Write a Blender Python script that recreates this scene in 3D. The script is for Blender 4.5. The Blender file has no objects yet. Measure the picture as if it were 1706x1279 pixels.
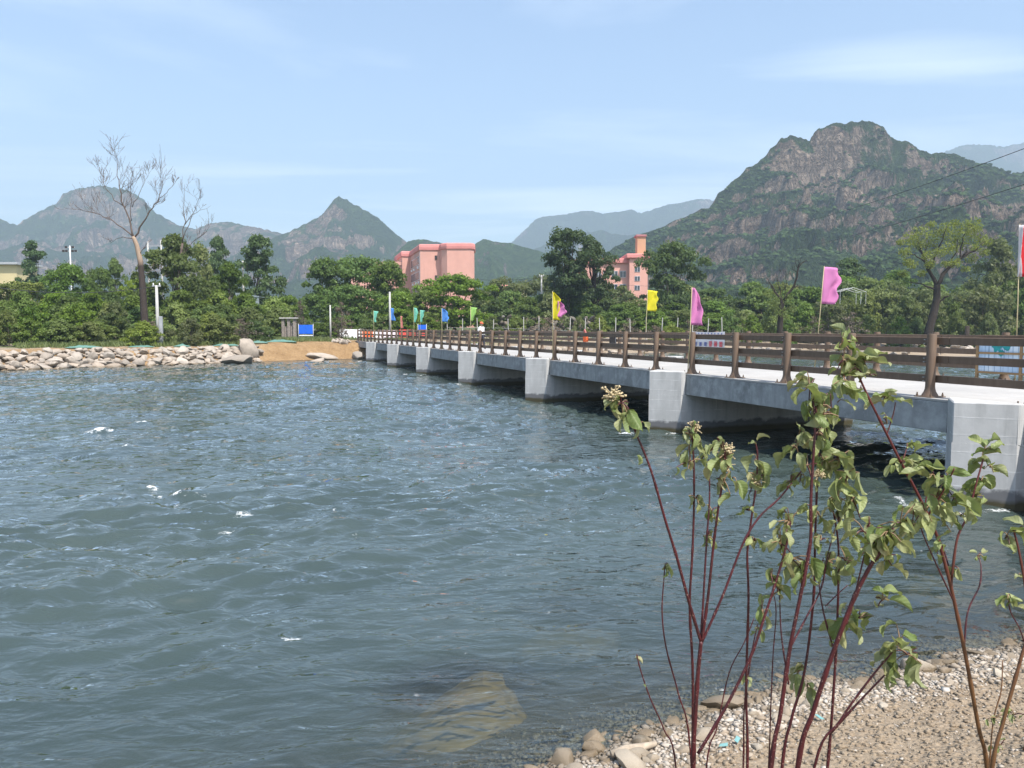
import bpy, bmesh, math, random
import numpy as np
from mathutils import Vector, Matrix
R = math.radians
rng = np.random.default_rng(7)
random.seed(7)
scene = bpy.context.scene
C = scene.collection

# ------------------------------------------------------------------ camera
CAMZ = 3.0
PITCH = R(4.13)
cam_d = bpy.data.cameras.new('camera')
cam_d.sensor_width = 36.0
cam_d.lens = 1282 / 1706 * 36.0
cam_d.clip_start = 0.05
cam_d.clip_end = 12000
cam = bpy.data.objects.new('camera', cam_d)
C.objects.link(cam)
cam.location = (0, 0, CAMZ)
cam.rotation_euler = (R(90) - PITCH, 0, 0)
scene.camera = cam

# ------------------------------------------------------------------ sun and sky
SUN = Vector((.30, -.42, .856)).normalized()
SUN_EL = math.asin(SUN.z)
SUN_AZ = math.atan2(SUN.x, SUN.y)            # clockwise from +Y
sun_d = bpy.data.lights.new('sun', 'SUN')
sun_d.energy = 4.1
sun_d.angle = R(0.6)
sun_d.color = (1.0, 0.955, 0.89)
sun = bpy.data.objects.new('sun', sun_d)
C.objects.link(sun)
sun.rotation_euler = SUN.to_track_quat('Z', 'Y').to_euler()
sun.location = (60, -80, 160)

world = bpy.data.worlds.new('World')
scene.world = world
world.use_nodes = True
wn = world.node_tree.nodes
wl = world.node_tree.links
wn.clear()
w_out = wn.new('ShaderNodeOutputWorld')
w_bg = wn.new('ShaderNodeBackground')
w_bg.inputs['Strength'].default_value = 0.142
w_sky = wn.new('ShaderNodeTexSky')
w_sky.sky_type = 'NISHITA'
w_sky.sun_disc = False
w_sky.sun_elevation = SUN_EL
w_sky.sun_rotation = SUN_AZ
w_sky.altitude = 100
w_sky.air_density = 1.1
w_sky.dust_density = 1.7
w_sky.ozone_density = 2.6
# thin high cloud streaks all over the sky
w_tc = wn.new('ShaderNodeTexCoord')
w_sep = wn.new('ShaderNodeSeparateXYZ')
wl.new(w_tc.outputs['Generated'], w_sep.inputs[0])
w_zc = wn.new('ShaderNodeMath'); w_zc.operation = 'MAXIMUM'; w_zc.inputs[1].default_value = 0.06
wl.new(w_sep.outputs['Z'], w_zc.inputs[0])
w_dx = wn.new('ShaderNodeMath'); w_dx.operation = 'DIVIDE'
w_dy = wn.new('ShaderNodeMath'); w_dy.operation = 'DIVIDE'
wl.new(w_sep.outputs['X'], w_dx.inputs[0]); wl.new(w_zc.outputs[0], w_dx.inputs[1])
wl.new(w_sep.outputs['Y'], w_dy.inputs[0]); wl.new(w_zc.outputs[0], w_dy.inputs[1])
w_cmb = wn.new('ShaderNodeCombineXYZ')
wl.new(w_dx.outputs[0], w_cmb.inputs[0]); wl.new(w_dy.outputs[0], w_cmb.inputs[1])
w_map = wn.new('ShaderNodeMapping')
w_map.inputs['Scale'].default_value = (0.42, 0.95, 1)
w_map.inputs['Rotation'].default_value = (0, 0, R(-14))
w_map.inputs['Location'].default_value = (0.6, 0.2, 0)
wl.new(w_cmb.outputs[0], w_map.inputs[0])
w_no = wn.new('ShaderNodeTexNoise')
w_no.inputs['Scale'].default_value = 0.55
w_no.inputs['Detail'].default_value = 7
w_no.inputs['Roughness'].default_value = 0.58
w_no.inputs['Distortion'].default_value = 0.6
wl.new(w_map.outputs[0], w_no.inputs['Vector'])
w_ramp = wn.new('ShaderNodeMapRange')
w_ramp.inputs['From Min'].default_value = 0.47
w_ramp.inputs['From Max'].default_value = 0.80
w_ramp.inputs['To Max'].default_value = 0.62
wl.new(w_no.outputs['Fac'], w_ramp.inputs['Value'])
w_sub = wn.new('ShaderNodeVectorMath'); w_sub.operation = 'SUBTRACT'; w_sub.inputs[1].default_value = (1.62, 3.0, 0)
wl.new(w_cmb.outputs[0], w_sub.inputs[0])
w_scl = wn.new('ShaderNodeVectorMath'); w_scl.operation = 'MULTIPLY'; w_scl.inputs[1].default_value = (1.1, 2.3, 0)
wl.new(w_sub.outputs[0], w_scl.inputs[0])
w_len = wn.new('ShaderNodeVectorMath'); w_len.operation = 'LENGTH'
wl.new(w_scl.outputs[0], w_len.inputs[0])
w_bl = wn.new('ShaderNodeMapRange'); w_bl.interpolation_type = 'SMOOTHSTEP'
w_bl.inputs['From Min'].default_value = 1.15; w_bl.inputs['From Max'].default_value = 0.0; w_bl.inputs['To Max'].default_value = 0.24
wl.new(w_len.outputs['Value'], w_bl.inputs['Value'])
w_add = wn.new('ShaderNodeMath'); w_add.operation = 'ADD'
wl.new(w_no.outputs['Fac'], w_add.inputs[0]); wl.new(w_bl.outputs[0], w_add.inputs[1])
wl.new(w_add.outputs[0], w_ramp.inputs['Value'])
w_mix = wn.new('ShaderNodeMix'); w_mix.data_type = 'RGBA'
w_mix.inputs['B'].default_value = (7.6, 7.9, 8.2, 1)
wl.new(w_ramp.outputs[0], w_mix.inputs['Factor'])
wl.new(w_sky.outputs[0], w_mix.inputs['A'])
wl.new(w_mix.outputs['Result'], w_bg.inputs['Color'])
wl.new(w_bg.outputs[0], w_out.inputs['Surface'])

scene.view_settings.view_transform = 'Standard'
scene.view_settings.look = 'None'
scene.view_settings.gamma = 1
scene.view_settings.use_curve_mapping = False
scene.view_settings.exposure = 0.85
scene.cycles.use_denoising = True
scene.cycles.max_bounces = 6
scene.cycles.diffuse_bounces = 2
scene.cycles.glossy_bounces = 3
scene.cycles.transmission_bounces = 4
scene.cycles.transparent_max_bounces = 8
scene.cycles.volume_bounces = 0
scene.cycles.caustics_reflective = False
scene.cycles.caustics_refractive = False

# ------------------------------------------------------------------ frames of reference
DB = np.array([-0.342, 0.9397])       # along the bridge, away from the near bank
NB = np.array([0.9397, 0.342])        # downstream
def ST(s, t):
    return s * NB[0] + t * DB[0], s * NB[1] + t * DB[1]
def at(px, py, Y):
    """survey point: direction measured in the photograph, real distance Y"""
    dx = (px - 853) / 1282; dy = (py - 639.5) / 1282
    f = math.cos(PITCH) - dy * math.sin(PITCH)
    d = math.sin(PITCH) + dy * math.cos(PITCH)
    return Vector((Y * dx / f, Y, CAMZ - Y * d / f))

# ------------------------------------------------------------------ numpy noise
_perm = np.random.default_rng(3).permutation(512)
_perm = np.concatenate([_perm, _perm, _perm])
def pnoise(x, y, seed=0):
    x = np.asarray(x, float) + seed * 17.31; y = np.asarray(y, float) - seed * 9.77
    xi = np.floor(x).astype(int); yi = np.floor(y).astype(int)
    xf = x - xi; yf = y - yi
    u = xf * xf * xf * (xf * (xf * 6 - 15) + 10); v = yf * yf * yf * (yf * (yf * 6 - 15) + 10)
    def g(ix, iy, fx, fy):
        h = _perm[(_perm[ix & 511] + iy) & 511] * (2 * math.pi / 512)
        return np.cos(h) * fx + np.sin(h) * fy
    a = g(xi, yi, xf, yf); b = g(xi + 1, yi, xf - 1, yf)
    c = g(xi, yi + 1, xf, yf - 1); d = g(xi + 1, yi + 1, xf - 1, yf - 1)
    return ((a + u * (b - a)) * (1 - v) + (c + u * (d - c)) * v) * 1.5
def fbm(x, y, oct=4, seed=0, gain=.5, lac=2.03):
    s = 0; a = 1
    for i in range(oct):
        s = s + a * pnoise(x * lac ** i, y * lac ** i, seed + i * 3); a *= gain
    return s
def ridged(x, y, oct=4, seed=0, gain=.5):
    s = 0; a = 1; n = 0
    for i in range(oct):
        s = s + a * (1 - np.abs(pnoise(x * 2.03 ** i, y * 2.03 ** i, seed + i * 3)) * 1.6); n += a; a *= gain
    return s / n
def sstep(a, b, x):
    t = np.clip((x - a) / (b - a), 0, 1)
    return t * t * (3 - 2 * t)

# ------------------------------------------------------------------ mesh helpers
def make_mesh(name, v, f, smooth=False, uv=None):
    me = bpy.data.meshes.new(name)
    v = np.asarray(v, np.float32)
    if isinstance(f, np.ndarray):
        k = f.shape[1]
        me.vertices.add(len(v)); me.vertices.foreach_set('co', v.ravel())
        me.loops.add(f.size); me.loops.foreach_set('vertex_index', f.astype(np.int32).ravel())
        me.polygons.add(len(f))
        me.polygons.foreach_set('loop_start', np.arange(0, f.size, k, dtype=np.int32))
        me.polygons.foreach_set('loop_total', np.full(len(f), k, np.int32))
    else:
        me.from_pydata([tuple(map(float, p)) for p in v], [], [tuple(map(int, q)) for q in f])
    if smooth:
        me.polygons.foreach_set('use_smooth', np.ones(len(me.polygons), bool))
    me.update(calc_edges=True)
    return me
def add_attr(me, name, data):
    a = me.attributes.new(name, 'FLOAT', 'POINT')
    a.data.foreach_set('value', np.asarray(data, np.float32).ravel())
def link(name, me, m=None, parent=None, loc=None, rot=None, scale=None):
    o = bpy.data.objects.new(name, me)
    if m is not None and me is not None and len(me.materials) == 0:
        me.materials.append(m)
    C.objects.link(o)
    if parent is not None: o.parent = parent
    if loc is not None: o.location = loc
    if rot is not None: o.rotation_euler = rot
    if scale is not None: o.scale = (scale,) * 3 if isinstance(scale, (int, float)) else scale
    return o
def obj(name, v, f, m, parent=None, smooth=False, loc=None, rot=None):
    return link(name, make_mesh(name, v, f, smooth), m, parent, loc, rot)
def tag(o, label=None, cat=None, group=None, kind=None):
    if label: o['label'] = label
    if cat: o['category'] = cat
    if group: o['group'] = group
    if kind: o['kind'] = kind
    return o
def thing(name, label, cat, loc=(0, 0, 0), rotz=0, group=None):
    o = link(name, None, None, None, loc, (0, 0, rotz))
    o.empty_display_size = .2
    return tag(o, label, cat, group)
class MB:
    def __init__(s): s.v = []; s.f = []
    def add(s, v, f):
        n = len(s.v); s.v += [tuple(p) for p in v]; s.f += [tuple(i + n for i in q) for q in f]; return s
    def box(s, x0, x1, y0, y1, z0, z1, b=0.0):
        if b <= 0:
            return s.add([(x, y, z) for z in (z0, z1) for y in (y0, y1) for x in (x0, x1)],
                         [(0, 2, 3, 1), (4, 5, 7, 6), (0, 1, 5, 4), (2, 6, 7, 3), (0, 4, 6, 2), (1, 3, 7, 5)])
        bm = bmesh.new(); bmesh.ops.create_cube(bm, size=1)
        for q in bm.verts:
            q.co = Vector((x0 + (q.co.x + .5) * (x1 - x0), y0 + (q.co.y + .5) * (y1 - y0), z0 + (q.co.z + .5) * (z1 - z0)))
        bmesh.ops.bevel(bm, geom=bm.edges[:], offset=b, segments=1, affect='EDGES')
        bm.verts.index_update()
        s.add([q.co[:] for q in bm.verts], [[q.index for q in fc.verts] for fc in bm.faces]); bm.free(); return s
    def tube(s, pts, rad, n=6, cap=True):
        pts = [Vector(p) for p in pts]
        if not hasattr(rad, '__len__'): rad = [rad] * len(pts)
        b = len(s.v); up = None
        for i, p in enumerate(pts):
            d = (pts[min(i + 1, len(pts) - 1)] - pts[max(i - 1, 0)])
            d = d.normalized() if d.length > 1e-9 else Vector((0, 0, 1))
            if up is None:
                up = Vector((1, 0, 0)) if abs(d.z) > .7 else Vector((0, 0, 1))
            x = up - d * up.dot(d)
            x = x.normalized() if x.length > 1e-6 else d.orthogonal().normalized()
            up = x; y = d.cross(x)
            for k in range(n):
                a = 2 * math.pi * k / n
                s.v.append(tuple(p + (x * math.cos(a) + y * math.sin(a)) * rad[i]))
        for i in range(len(pts) - 1):
            for k in range(n):
                s.f.append((b + i * n + k, b + i * n + (k + 1) % n, b + (i + 1) * n + (k + 1) % n, b + (i + 1) * n + k))
        if cap:
            s.f.append(tuple(b + k for k in range(n))[::-1])
            s.f.append(tuple(b + (len(pts) - 1) * n + k for k in range(n)))
        return s
    def prism(s, poly, z0, z1):
        n = len(poly); b = len(s.v)
        s.v += [(x, y, z0) for x, y in poly] + [(x, y, z1) for x, y in poly]
        s.f += [tuple(b + i for i in range(n))[::-1], tuple(b + n + i for i in range(n))]
        s.f += [(b + i, b + (i + 1) % n, b + n + (i + 1) % n, b + n + i) for i in range(n)]
        return s
    def lathe(s, prof, n=16, cx=0, cy=0):
        b = len(s.v)
        for r, z in prof:
            for k in range(n):
                a = 2 * math.pi * k / n; s.v.append((cx + r * math.cos(a), cy + r * math.sin(a), z))
        for i in range(len(prof) - 1):
            for k in range(n):
                s.f.append((b + i * n + k, b + i * n + (k + 1) % n, b + (i + 1) * n + (k + 1) % n, b + (i + 1) * n + k))
        s.f.append(tuple(b + k for k in range(n))[::-1])
        s.f.append(tuple(b + (len(prof) - 1) * n + k for k in range(n)))
        return s
    def mesh(s, name, smooth=False): return make_mesh(name, s.v, s.f, smooth)
    def build(s, name, m, parent=None, smooth=False, loc=None, rot=None):
        return link(name, s.mesh(name, smooth), m, parent, loc, rot)
def grid_faces(nx, ny):
    i = np.arange(nx - 1); j = np.arange(ny - 1)
    I, J = np.meshgrid(i, j, indexing='ij')
    a = (I * ny + J).ravel()
    return np.stack([a, a + ny, a + ny + 1, a + 1], 1)
def quads_mesh(name, c, u, v):
    """leaf-like diamonds: centre c, half axes u (length) and v (width)"""
    n = len(c)
    P = np.empty((n, 4, 3), np.float32)
    P[:, 0] = c - u; P[:, 1] = c + v - u * .1; P[:, 2] = c + u; P[:, 3] = c - v - u * .1
    return make_mesh(name, P.reshape(-1, 3), np.arange(n * 4).reshape(n, 4))

# ------------------------------------------------------------------ material helpers
class NT:
    def __init__(s, name):
        s.m = bpy.data.materials.new(name); s.m.use_nodes = True
        s.t = s.m.node_tree; s.t.nodes.clear()
        s.out = s.t.nodes.new('ShaderNodeOutputMaterial')
        s._co = None
    def n(s, typ, ins=None, **kw):
        nd = s.t.nodes.new('ShaderNode' + typ)
        for k, v in kw.items(): setattr(nd, k, v)
        for k, v in (ins or {}).items(): s.set(nd, k, v)
        return nd
    def set(s, nd, k, v):
        sock = nd.inputs[k]
        if isinstance(v, bpy.types.NodeSocket): s.t.links.new(v, sock)
        elif isinstance(v, bpy.types.Node): s.t.links.new(v.outputs[0], sock)
        else:
            if isinstance(v, tuple) and len(v) == 3 and sock.type == 'RGBA': v = v + (1,)
            sock.default_value = v
    @property
    def co(s):
        if s._co is None: s._co = s.n('TexCoord').outputs['Object']
        return s._co
    def pos(s): return s.n('NewGeometry').outputs['Position']
    def noise(s, scale, detail=4, rough=.55, vec=None, dist=0.0):
        return s.n('TexNoise', {'Vector': vec or s.co, 'Scale': scale, 'Detail': detail, 'Roughness': rough, 'Distortion': dist}).outputs['Fac']
    def mapping(s, scale=(1, 1, 1), rot=(0, 0, 0), vec=None):
        return s.n('Mapping', {'Vector': vec or s.co, 'Scale': scale, 'Rotation': rot}).outputs[0]
    def ramp(s, fac, a, b, lo=0.0, hi=1.0):
        return s.n('MapRange', {'Value': fac, 'From Min': a, 'From Max': b, 'To Min': lo, 'To Max': hi}).outputs[0]
    def mix(s, fac, a, b, mode='MIX'):
        nd = s.n('Mix', data_type='RGBA', blend_type=mode)
        s.set(nd, 'Factor', fac); s.set(nd, 'A', a); s.set(nd, 'B', b)
        return nd.outputs['Result']
    def math(s, op, a, b=0.0, clamp=False):
        nd = s.n('Math', operation=op, use_clamp=clamp); s.set(nd, 0, a); s.set(nd, 1, b)
        return nd.outputs[0]
    def attr(s, name): return s.n('Attribute', attribute_name=name).outputs['Fac']
    def bump(s, h, strength=.5, dist=.02, normal=None):
        nd = s.n('Bump', {'Height': h, 'Strength': strength, 'Distance': dist})
        if normal is not None: s.set(nd, 'Normal', normal)
        return nd.outputs[0]
    def pbr(s, col, rough=.7, normal=None, spec=.4, metal=0.0):
        nd = s.n('BsdfPrincipled', {'Base Color': col, 'Roughness': rough, 'Metallic': metal, 'Specular IOR Level': spec})
        if normal is not None: s.set(nd, 'Normal', normal)
        return nd.outputs[0]
    def done(s, shader):
        s.t.links.new(shader, s.out.inputs['Surface']); return s.m
    def rnd(s): return s.n('ObjectInfo').outputs['Random']
    def island(s): return s.n('NewGeometry').outputs['Random Per Island']

def simple(name, col, rough=.6, var=.12, scale=3.0, spec=.4, metal=0.0, bump=.15):
    m = NT(name)
    f = m.noise(scale, 5)
    c = m.mix(m.ramp(f, .3, .7), tuple(x * (1 - var) for x in col), tuple(min(1, x * (1 + var)) for x in col))
    nb = m.bump(m.noise(scale * 8, 4), bump, .01)
    return m.done(m.pbr(c, rough, nb, spec, metal))

def foliage(name, dark, light, trans=.35, rough=.55, hue=.02):
    m = NT(name)
    isl = m.island()
    big = m.noise(.45, 2, .5)
    f = m.math('ADD', m.math('MULTIPLY', isl, .55), m.math('MULTIPLY', m.ramp(big, .3, .7), .45), True)
    c = m.mix(f, dark, light)
    hs = m.n('HueSaturation', {'Color': c, 'Hue': m.ramp(m.rnd(), 0, 1, .5 - hue, .5 + hue * .4), 'Saturation': m.ramp(m.n('Math', {0: m.math('MULTIPLY', m.rnd(), 7.3)}, operation='FRACT').outputs[0], 0, 1, .85, 1.12), 'Value': m.ramp(m.n('Math', {0: m.math('MULTIPLY', m.rnd(), 3.7)}, operation='FRACT').outputs[0], 0, 1, .72, 1.35)})
    col = hs.outputs[0]
    p = m.pbr(col, rough, None, .3)
    tr = m.n('BsdfTranslucent', {'Color': m.mix(.5, col, (.20, .26, .04))}).outputs[0]
    mx = m.n('MixShader', {0: trans, 1: p, 2: tr}).outputs[0]
    return m.done(mx)

def bark(name, col, scale=4):
    m = NT(name)
    vec = m.mapping((scale * 3, scale * 3, scale * .7))
    f = m.noise(1.0, 6, .65, vec)
    c = m.mix(m.ramp(f, .3, .7), tuple(x * .5 for x in col), tuple(x * 1.35 for x in col))
    return m.done(m.pbr(c, .9, m.bump(f, .8, .03), .15))

M = {}
M['leaf_mid'] = foliage('foliage_mid', (.058, .104, .018), (.165, .250, .048), .45)
M['leaf_dark'] = foliage('foliage_dark', (.032, .062, .020), (.082, .138, .042), .34)
M['leaf_light'] = foliage('foliage_light', (.120, .175, .032), (.27, .34, .080), .45)
M['leaf_olive'] = foliage('foliage_olive', (.100, .130, .038), (.22, .26, .088), .45)
M['leaf_willow'] = foliage('foliage_willow', (.15, .20, .045), (.30, .36, .10), .45)
M['leaf_dry'] = foliage('foliage_dry', (.10, .075, .055), (.17, .135, .10), .15)
M['bark_dark'] = bark('bark_dark', (.045, .035, .028))
M['bark_grey'] = bark('bark_grey', (.14, .115, .09))
M['bark_dead'] = bark('bark_dead', (.14, .105, .085))

def mat_concrete(name, base, line=.0, stain=True, wet=False, mott=0.0):
    m = NT(name)
    a = m.noise(.9, 6, .6); b = m.noise(7, 6, .65); streak = m.noise(1.0, 5, .6, m.mapping((5, 5, .5)))
    c = m.mix(m.ramp(a, .3, .7), tuple(x * .86 for x in base), tuple(min(1, x * 1.08) for x in base))
    c = m.mix(m.math('MULTIPLY', m.ramp(b, .45, .75), .35), c, tuple(x * .72 for x in base))
    if stain:
        c = m.mix(m.math('MULTIPLY', m.ramp(streak, .48, .68), .48), c, tuple(x * .55 for x in base))
        c = m.mix(m.math('MULTIPLY', m.ramp(streak, .42, .28), .30), c, tuple(min(1, x * 1.35) for x in base))
    if mott:
        q1 = m.noise(1.6, 6, .68, None, .5); q2 = m.noise(3.6, 5, .65)
        c = m.mix(m.math('MULTIPLY', m.ramp(q1, .46, .62), .60), c, tuple(x * .52 for x in base))
        c = m.mix(m.math('MULTIPLY', m.ramp(q2, .50, .68), .45), c, tuple(min(1, x * 1.5) for x in base))
    h = m.noise(14, 5, .6)
    if line:
        geo = m.n('NewGeometry')
        sp = m.n('SeparateXYZ', {0: geo.outputs['Position']})
        along = m.n('VectorMath', {0: geo.outputs['Position'], 1: (.75, -.2, 0)}, operation='DOT_PRODUCT').outputs['Value']
        v = m.n('CombineXYZ', {0: along, 1: m.math('ADD', sp.outputs['Z'], .22), 2: 0.0}).outputs[0]
        br = m.n('TexBrick', {'Vector': v, 'Scale': 1.0, 'Mortar Size': .012, 'Mortar Smooth': .3, 'Brick Width': 4.6, 'Row Height': .29, 
                              'Color1': (1, 1, 1, 1), 'Color2': (.86, .86, .86, 1), 'Mortar': (0, 0, 0, 1)})
        mort = m.math('MULTIPLY', br.outputs['Fac'], m.ramp(m.noise(2.6, 5, .7), .46, .66))
        c = m.mix(1.0, c, m.mix(.75, br.outputs['Color'], (1, 1, 1)), 'MULTIPLY') if False else c
        plank = m.mix(.0, (1, 1, 1), (1, 1, 1))
        c = m.mix(m.math('MULTIPLY', mort, line), c, (.78, .78, .76))
        h = m.math('ADD', m.math('MULTIPLY', h, .5), m.math('MULTIPLY', br.outputs['Fac'], .25))
    if wet:
        z = m.n('SeparateXYZ', {0: m.pos()}).outputs['Z']
        edge = m.math('ADD', z, m.math('MULTIPLY', m.math('SUBTRACT', m.noise(2.2, 5, .7), .5), .42))
        w1 = m.ramp(edge, .36, .28)
        c = m.mix(m.math('MULTIPLY', w1, .86), c, (.095, .095, .10))
        w2 = m.ramp(m.math('ADD', z, m.math('MULTIPLY', m.math('SUBTRACT', m.noise(5, 4), .5), .1)), .19, .11)
        c = m.mix(m.math('MULTIPLY', w2, .92), c, (.055, .046, .018))
    return m.done(m.pbr(c, .85, m.bump(h, .35, .012), .25))
M['pier'] = mat_concrete('pier_concrete', (.46, .455, .44), line=.45, wet=True, stain=True, mott=.0)
M['beam'] = mat_concrete('beam_concrete', (.33, .335, .33), mott=1.0)
M['deck'] = mat_concrete('deck_concrete', (.375, .362, .34), stain=False, mott=.0)
M['conc'] = mat_concrete('weathered_concrete', (.42, .40, .37))

def mat_rail():
    m = NT('brown_rail_paint')
    f = m.noise(1.0, 5, .6, m.mapping((14, 14, 2.0)))
    g = m.noise(2.0, 4)
    c = m.mix(m.ramp(f, .3, .7), (.118, .078, .052), (.165, .112, .076))
    c = m.mix(m.math('MULTIPLY', m.ramp(g, .5, .8), .5), c, (.17, .125, .09))
    return m.done(m.pbr(c, m.ramp(g, .2, .8, .48, .68), m.bump(f, .12, .004), .35))
M['rail'] = mat_rail()
M['bamboo'] = simple('bamboo', (.42, .36, .20), .6)
M['white_metal'] = simple('white_metal', (.72, .72, .70), .5)
M['grey_metal'] = simple('grey_metal', (.36, .37, .38), .5)
M['steel'] = simple('steel', (.45, .45, .45), .35, metal=.8)
M['wire'] = simple('cable', (.03, .03, .032), .6)
M['pole'] = mat_concrete('pole_concrete', (.44, .43, .40))
M['red'] = simple('red_plastic', (.62, .07, .05), .45)
M['orange'] = simple('orange_fabric', (.80, .14, .03), .6)
M['white_plastic'] = simple('white_plastic', (.80, .79, .78), .45)
M['pinkwhite'] = simple('pale_pink_plastic', (.74, .62, .66), .45)
M['blue_board'] = simple('blue_board', (.012, .12, .62), .45, .06)
M['wood'] = simple('raw_wood', (.30, .19, .09), .7)
M['black'] = simple('dark_board', (.035, .025, .022), .6)
M['glass'] = NT('window_glass').done(NT.pbr(NT('tmp'), (.05, .06, .07))) if False else simple('window_glass', (.035, .045, .06), .12, .1, spec=.6, bump=0)
M['frame'] = simple('window_frame', (.60, .62, .64), .5)

def cloth_mat(name, col, col2=None):
    m = NT(name)
    c = m.mix(m.ramp(m.noise(3, 3), .3, .7), tuple(x * .9 for x in col), col)
    p = m.pbr(c, .75, m.bump(m.noise(9, 3), .3, .01), .2)
    t = m.n('BsdfTranslucent', {'Color': c}).outputs[0]
    return m.done(m.n('MixShader', {0: .4, 1: p, 2: t}).outputs[0])
for k, c in dict(f_pink=(.78, .30, .58), f_yellow=(.80, .72, .05), f_teal=(.25, .66, .52), f_green=(.42, .68, .20), f_blue=(.13, .36, .78),
                 f_red=(.72, .04, .05), f_salmon=(.74, .30, .26), f_white=(.80, .79, .80), f_net=(.20, .38, .32)).items():
    M[k] = cloth_mat('cloth_' + k[2:], c)

# ------------------------------------------------------------------ ground
FS = np.array([-400, -60, -34, -15.6, 1.7, 11.7, 18, 49, 100, 250, 800])
FT = np.array([10, 53, 58.5, 64.2, 72.5, 76.6, 77.5, 82, 88, 95, 120])
def far_t(s): return np.interp(s, FS, FT)
def near_t(s):
    s = np.asarray(s, float)
    return np.interp(s, [-40, -3, .5, 1.7, 2.4, 3.1, 4.0, 5, 6.6, 40], [3.6, 3.7, 4.25, 4.62, 4.76, 4.95, 5.06, 5.08, 5.05, 5.05]) + .035 * np.sin(s * 3.1 + 1) + .025 * np.sin(s * 7.3)
NEARZ_D = np.array([-60, -12, -7, -4, -2.2, -1.2, -.5, 0, .5, 1.4, 2.6, 3.5, 6, 20])
NEARZ_Z = np.array([-1.5, -1.4, -1.15, -.85, -.52, -.30, -.12, 0, .09, .26, .70, 1.33, 1.42, 1.7])
def ground_z(x, y, detail=True):
    x = np.asarray(x, float); y = np.asarray(y, float)
    s = x * NB[0] + y * NB[1]; t = x * DB[0] + y * DB[1]
    dn = near_t(s) - t                    # >0 on the near bank
    zn = np.interp(dn, NEARZ_D, NEARZ_Z)
    wob = .5 * pnoise(s * .12, t * .12, 4)
    df = t - far_t(s) + wob               # >0 on the far bank
    riprap = np.interp(df, [-30, -3, -.6, 0, 1.5, 3, 20, 60, 140, 300, 900], [-1.4, -1.0, -.5, -.15, 1.12, 1.4, 1.75, 2.5, 3.6, 6, 8])
    dirt = np.interp(df, [-30, -4, 0, .5, 2.6, 4, 20, 60, 140, 300, 900], [-1.4, -.9, 0, .16, 1.52, 1.66, 1.75, 2.5, 3.6, 6, 8])
    grav = np.interp(df, [-30, -6, 0, 3, 8, 20, 60, 140, 300, 900], [-1.4, -.7, 0, .35, .8, 1.9, 2.6, 3.6, 6, 8])
    w1 = sstep(.5, 3.0, s); w2 = sstep(17.5, 22, s)
    zf = riprap * (1 - w1) + dirt * w1
    zf = zf * (1 - w2) + grav * w2
    # a low gravel bar in the lower reach
    bar = 1.0 - ((s - 80) / 26) ** 2 - ((t - 66.5) / 6.5) ** 2
    zb = np.clip(bar, -1, 1) * .8
    z = np.maximum(np.maximum(zn, zf), zb - .05)
    if detail:
        near = sstep(60, 10, np.hypot(x, y))
        land = sstep(-.1, .25, z)
        z = z + (fbm(s * 1.1, t * 1.1, 3, 5) * .035 + fbm(s * 6, t * 6, 3, 9) * .012) * near * (.3 + .7 * land)
        z = z + fbm(s * .35, t * .35, 4, 15) * .10 * (1 - near) * land
    return z
def gz(x, y): return float(ground_z(np.array([x]), np.array([y]), False)[0])

def spans(*segs):
    out = []
    for a, b, st in segs: out.append(np.arange(a, b, st))
    return np.unique(np.concatenate(out + [np.array([segs[-1][1]])]))
gs = spans((-4500, -600, 600), (-600, -80, 40), (-80, -4, .8), (-4, 9, .06), (9, 24, .3), (24, 130, 1.0), (130, 600, 30), (600, 4500, 600))
gt = spans((-600, -60, 60), (-60, -2, 3), (-2, 1, .3), (1, 9, .055), (9, 50, 1.5), (50, 90, .4), (90, 200, 3), (200, 600, 20), (600, 4200, 400))
SS, TT = np.meshgrid(gs, gt, indexing='ij')
GX, GY = ST(SS, TT)
GX = np.clip(GX, -4550, 4550); GY = np.clip(GY, -85, 4250)
GZ = ground_z(GX, GY)
me = make_mesh('ground', np.stack([GX.ravel(), GY.ravel(), GZ.ravel()], 1), grid_faces(len(gs), len(gt)), True)
dfar = (TT - far_t(SS)).ravel(); sfl = SS.ravel(); tfl = TT.ravel()
dirt_a = sstep(.8, 3.2, sfl) * sstep(30, 20, sfl) * sstep(-1, 0, dfar) * sstep(9, 5, dfar)
dirt_a = np.maximum(dirt_a, sstep(-.5, 0, dfar) * sstep(4.2, 3.0, dfar) * sstep(2, .5, sfl) * .9)
grass_a = sstep(4, 9, dfar) * (1 - sstep(18, 26, sfl) * sstep(34, 16, dfar)) * (1 - dirt_a)
add_attr(me, 'dirt', dirt_a); add_attr(me, 'grass', grass_a)
m = NT('ground_soil')
n1 = m.noise(1.2, 6, .6); n2 = m.noise(26, 6, .7); n3 = m.noise(90, 4, .6)
vor = m.n('TexVoronoi', {'Vector': m.co, 'Scale': 24.0, 'Randomness': 1.0})
soil = m.mix(m.ramp(n2, .3, .7), (.19, .140, .092), (.36, .285, .200))
soil = m.mix(m.math('MULTIPLY', m.ramp(n1, .35, .7), .55), soil, (.27, .215, .150))
soil = m.mix(m.math('MULTIPLY', m.ramp(vor.outputs['Distance'], .5, .1), m.math('MULTIPLY', m.ramp(n3, .5, .62), .5)), soil, (.44, .40, .34))
dirt = m.mix(m.ramp(m.noise(.8, 6, .65), .3, .7), (.30, .185, .085), (.42, .275, .140))
dirt = m.mix(m.math('MULTIPLY', m.ramp(m.noise(5, 5, .7), .5, .75), .6), dirt, (.24, .14, .065))
grass = m.mix(m.ramp(m.noise(.9, 6, .7), .3, .7), (.030, .050, .014), (.095, .115, .040))
c = m.mix(m.attr('dirt'), soil, dirt)
c = m.mix(m.math('MULTIPLY', m.attr('grass'), m.ramp(m.noise(.35, 5), .25, .5)), c, grass)
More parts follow.
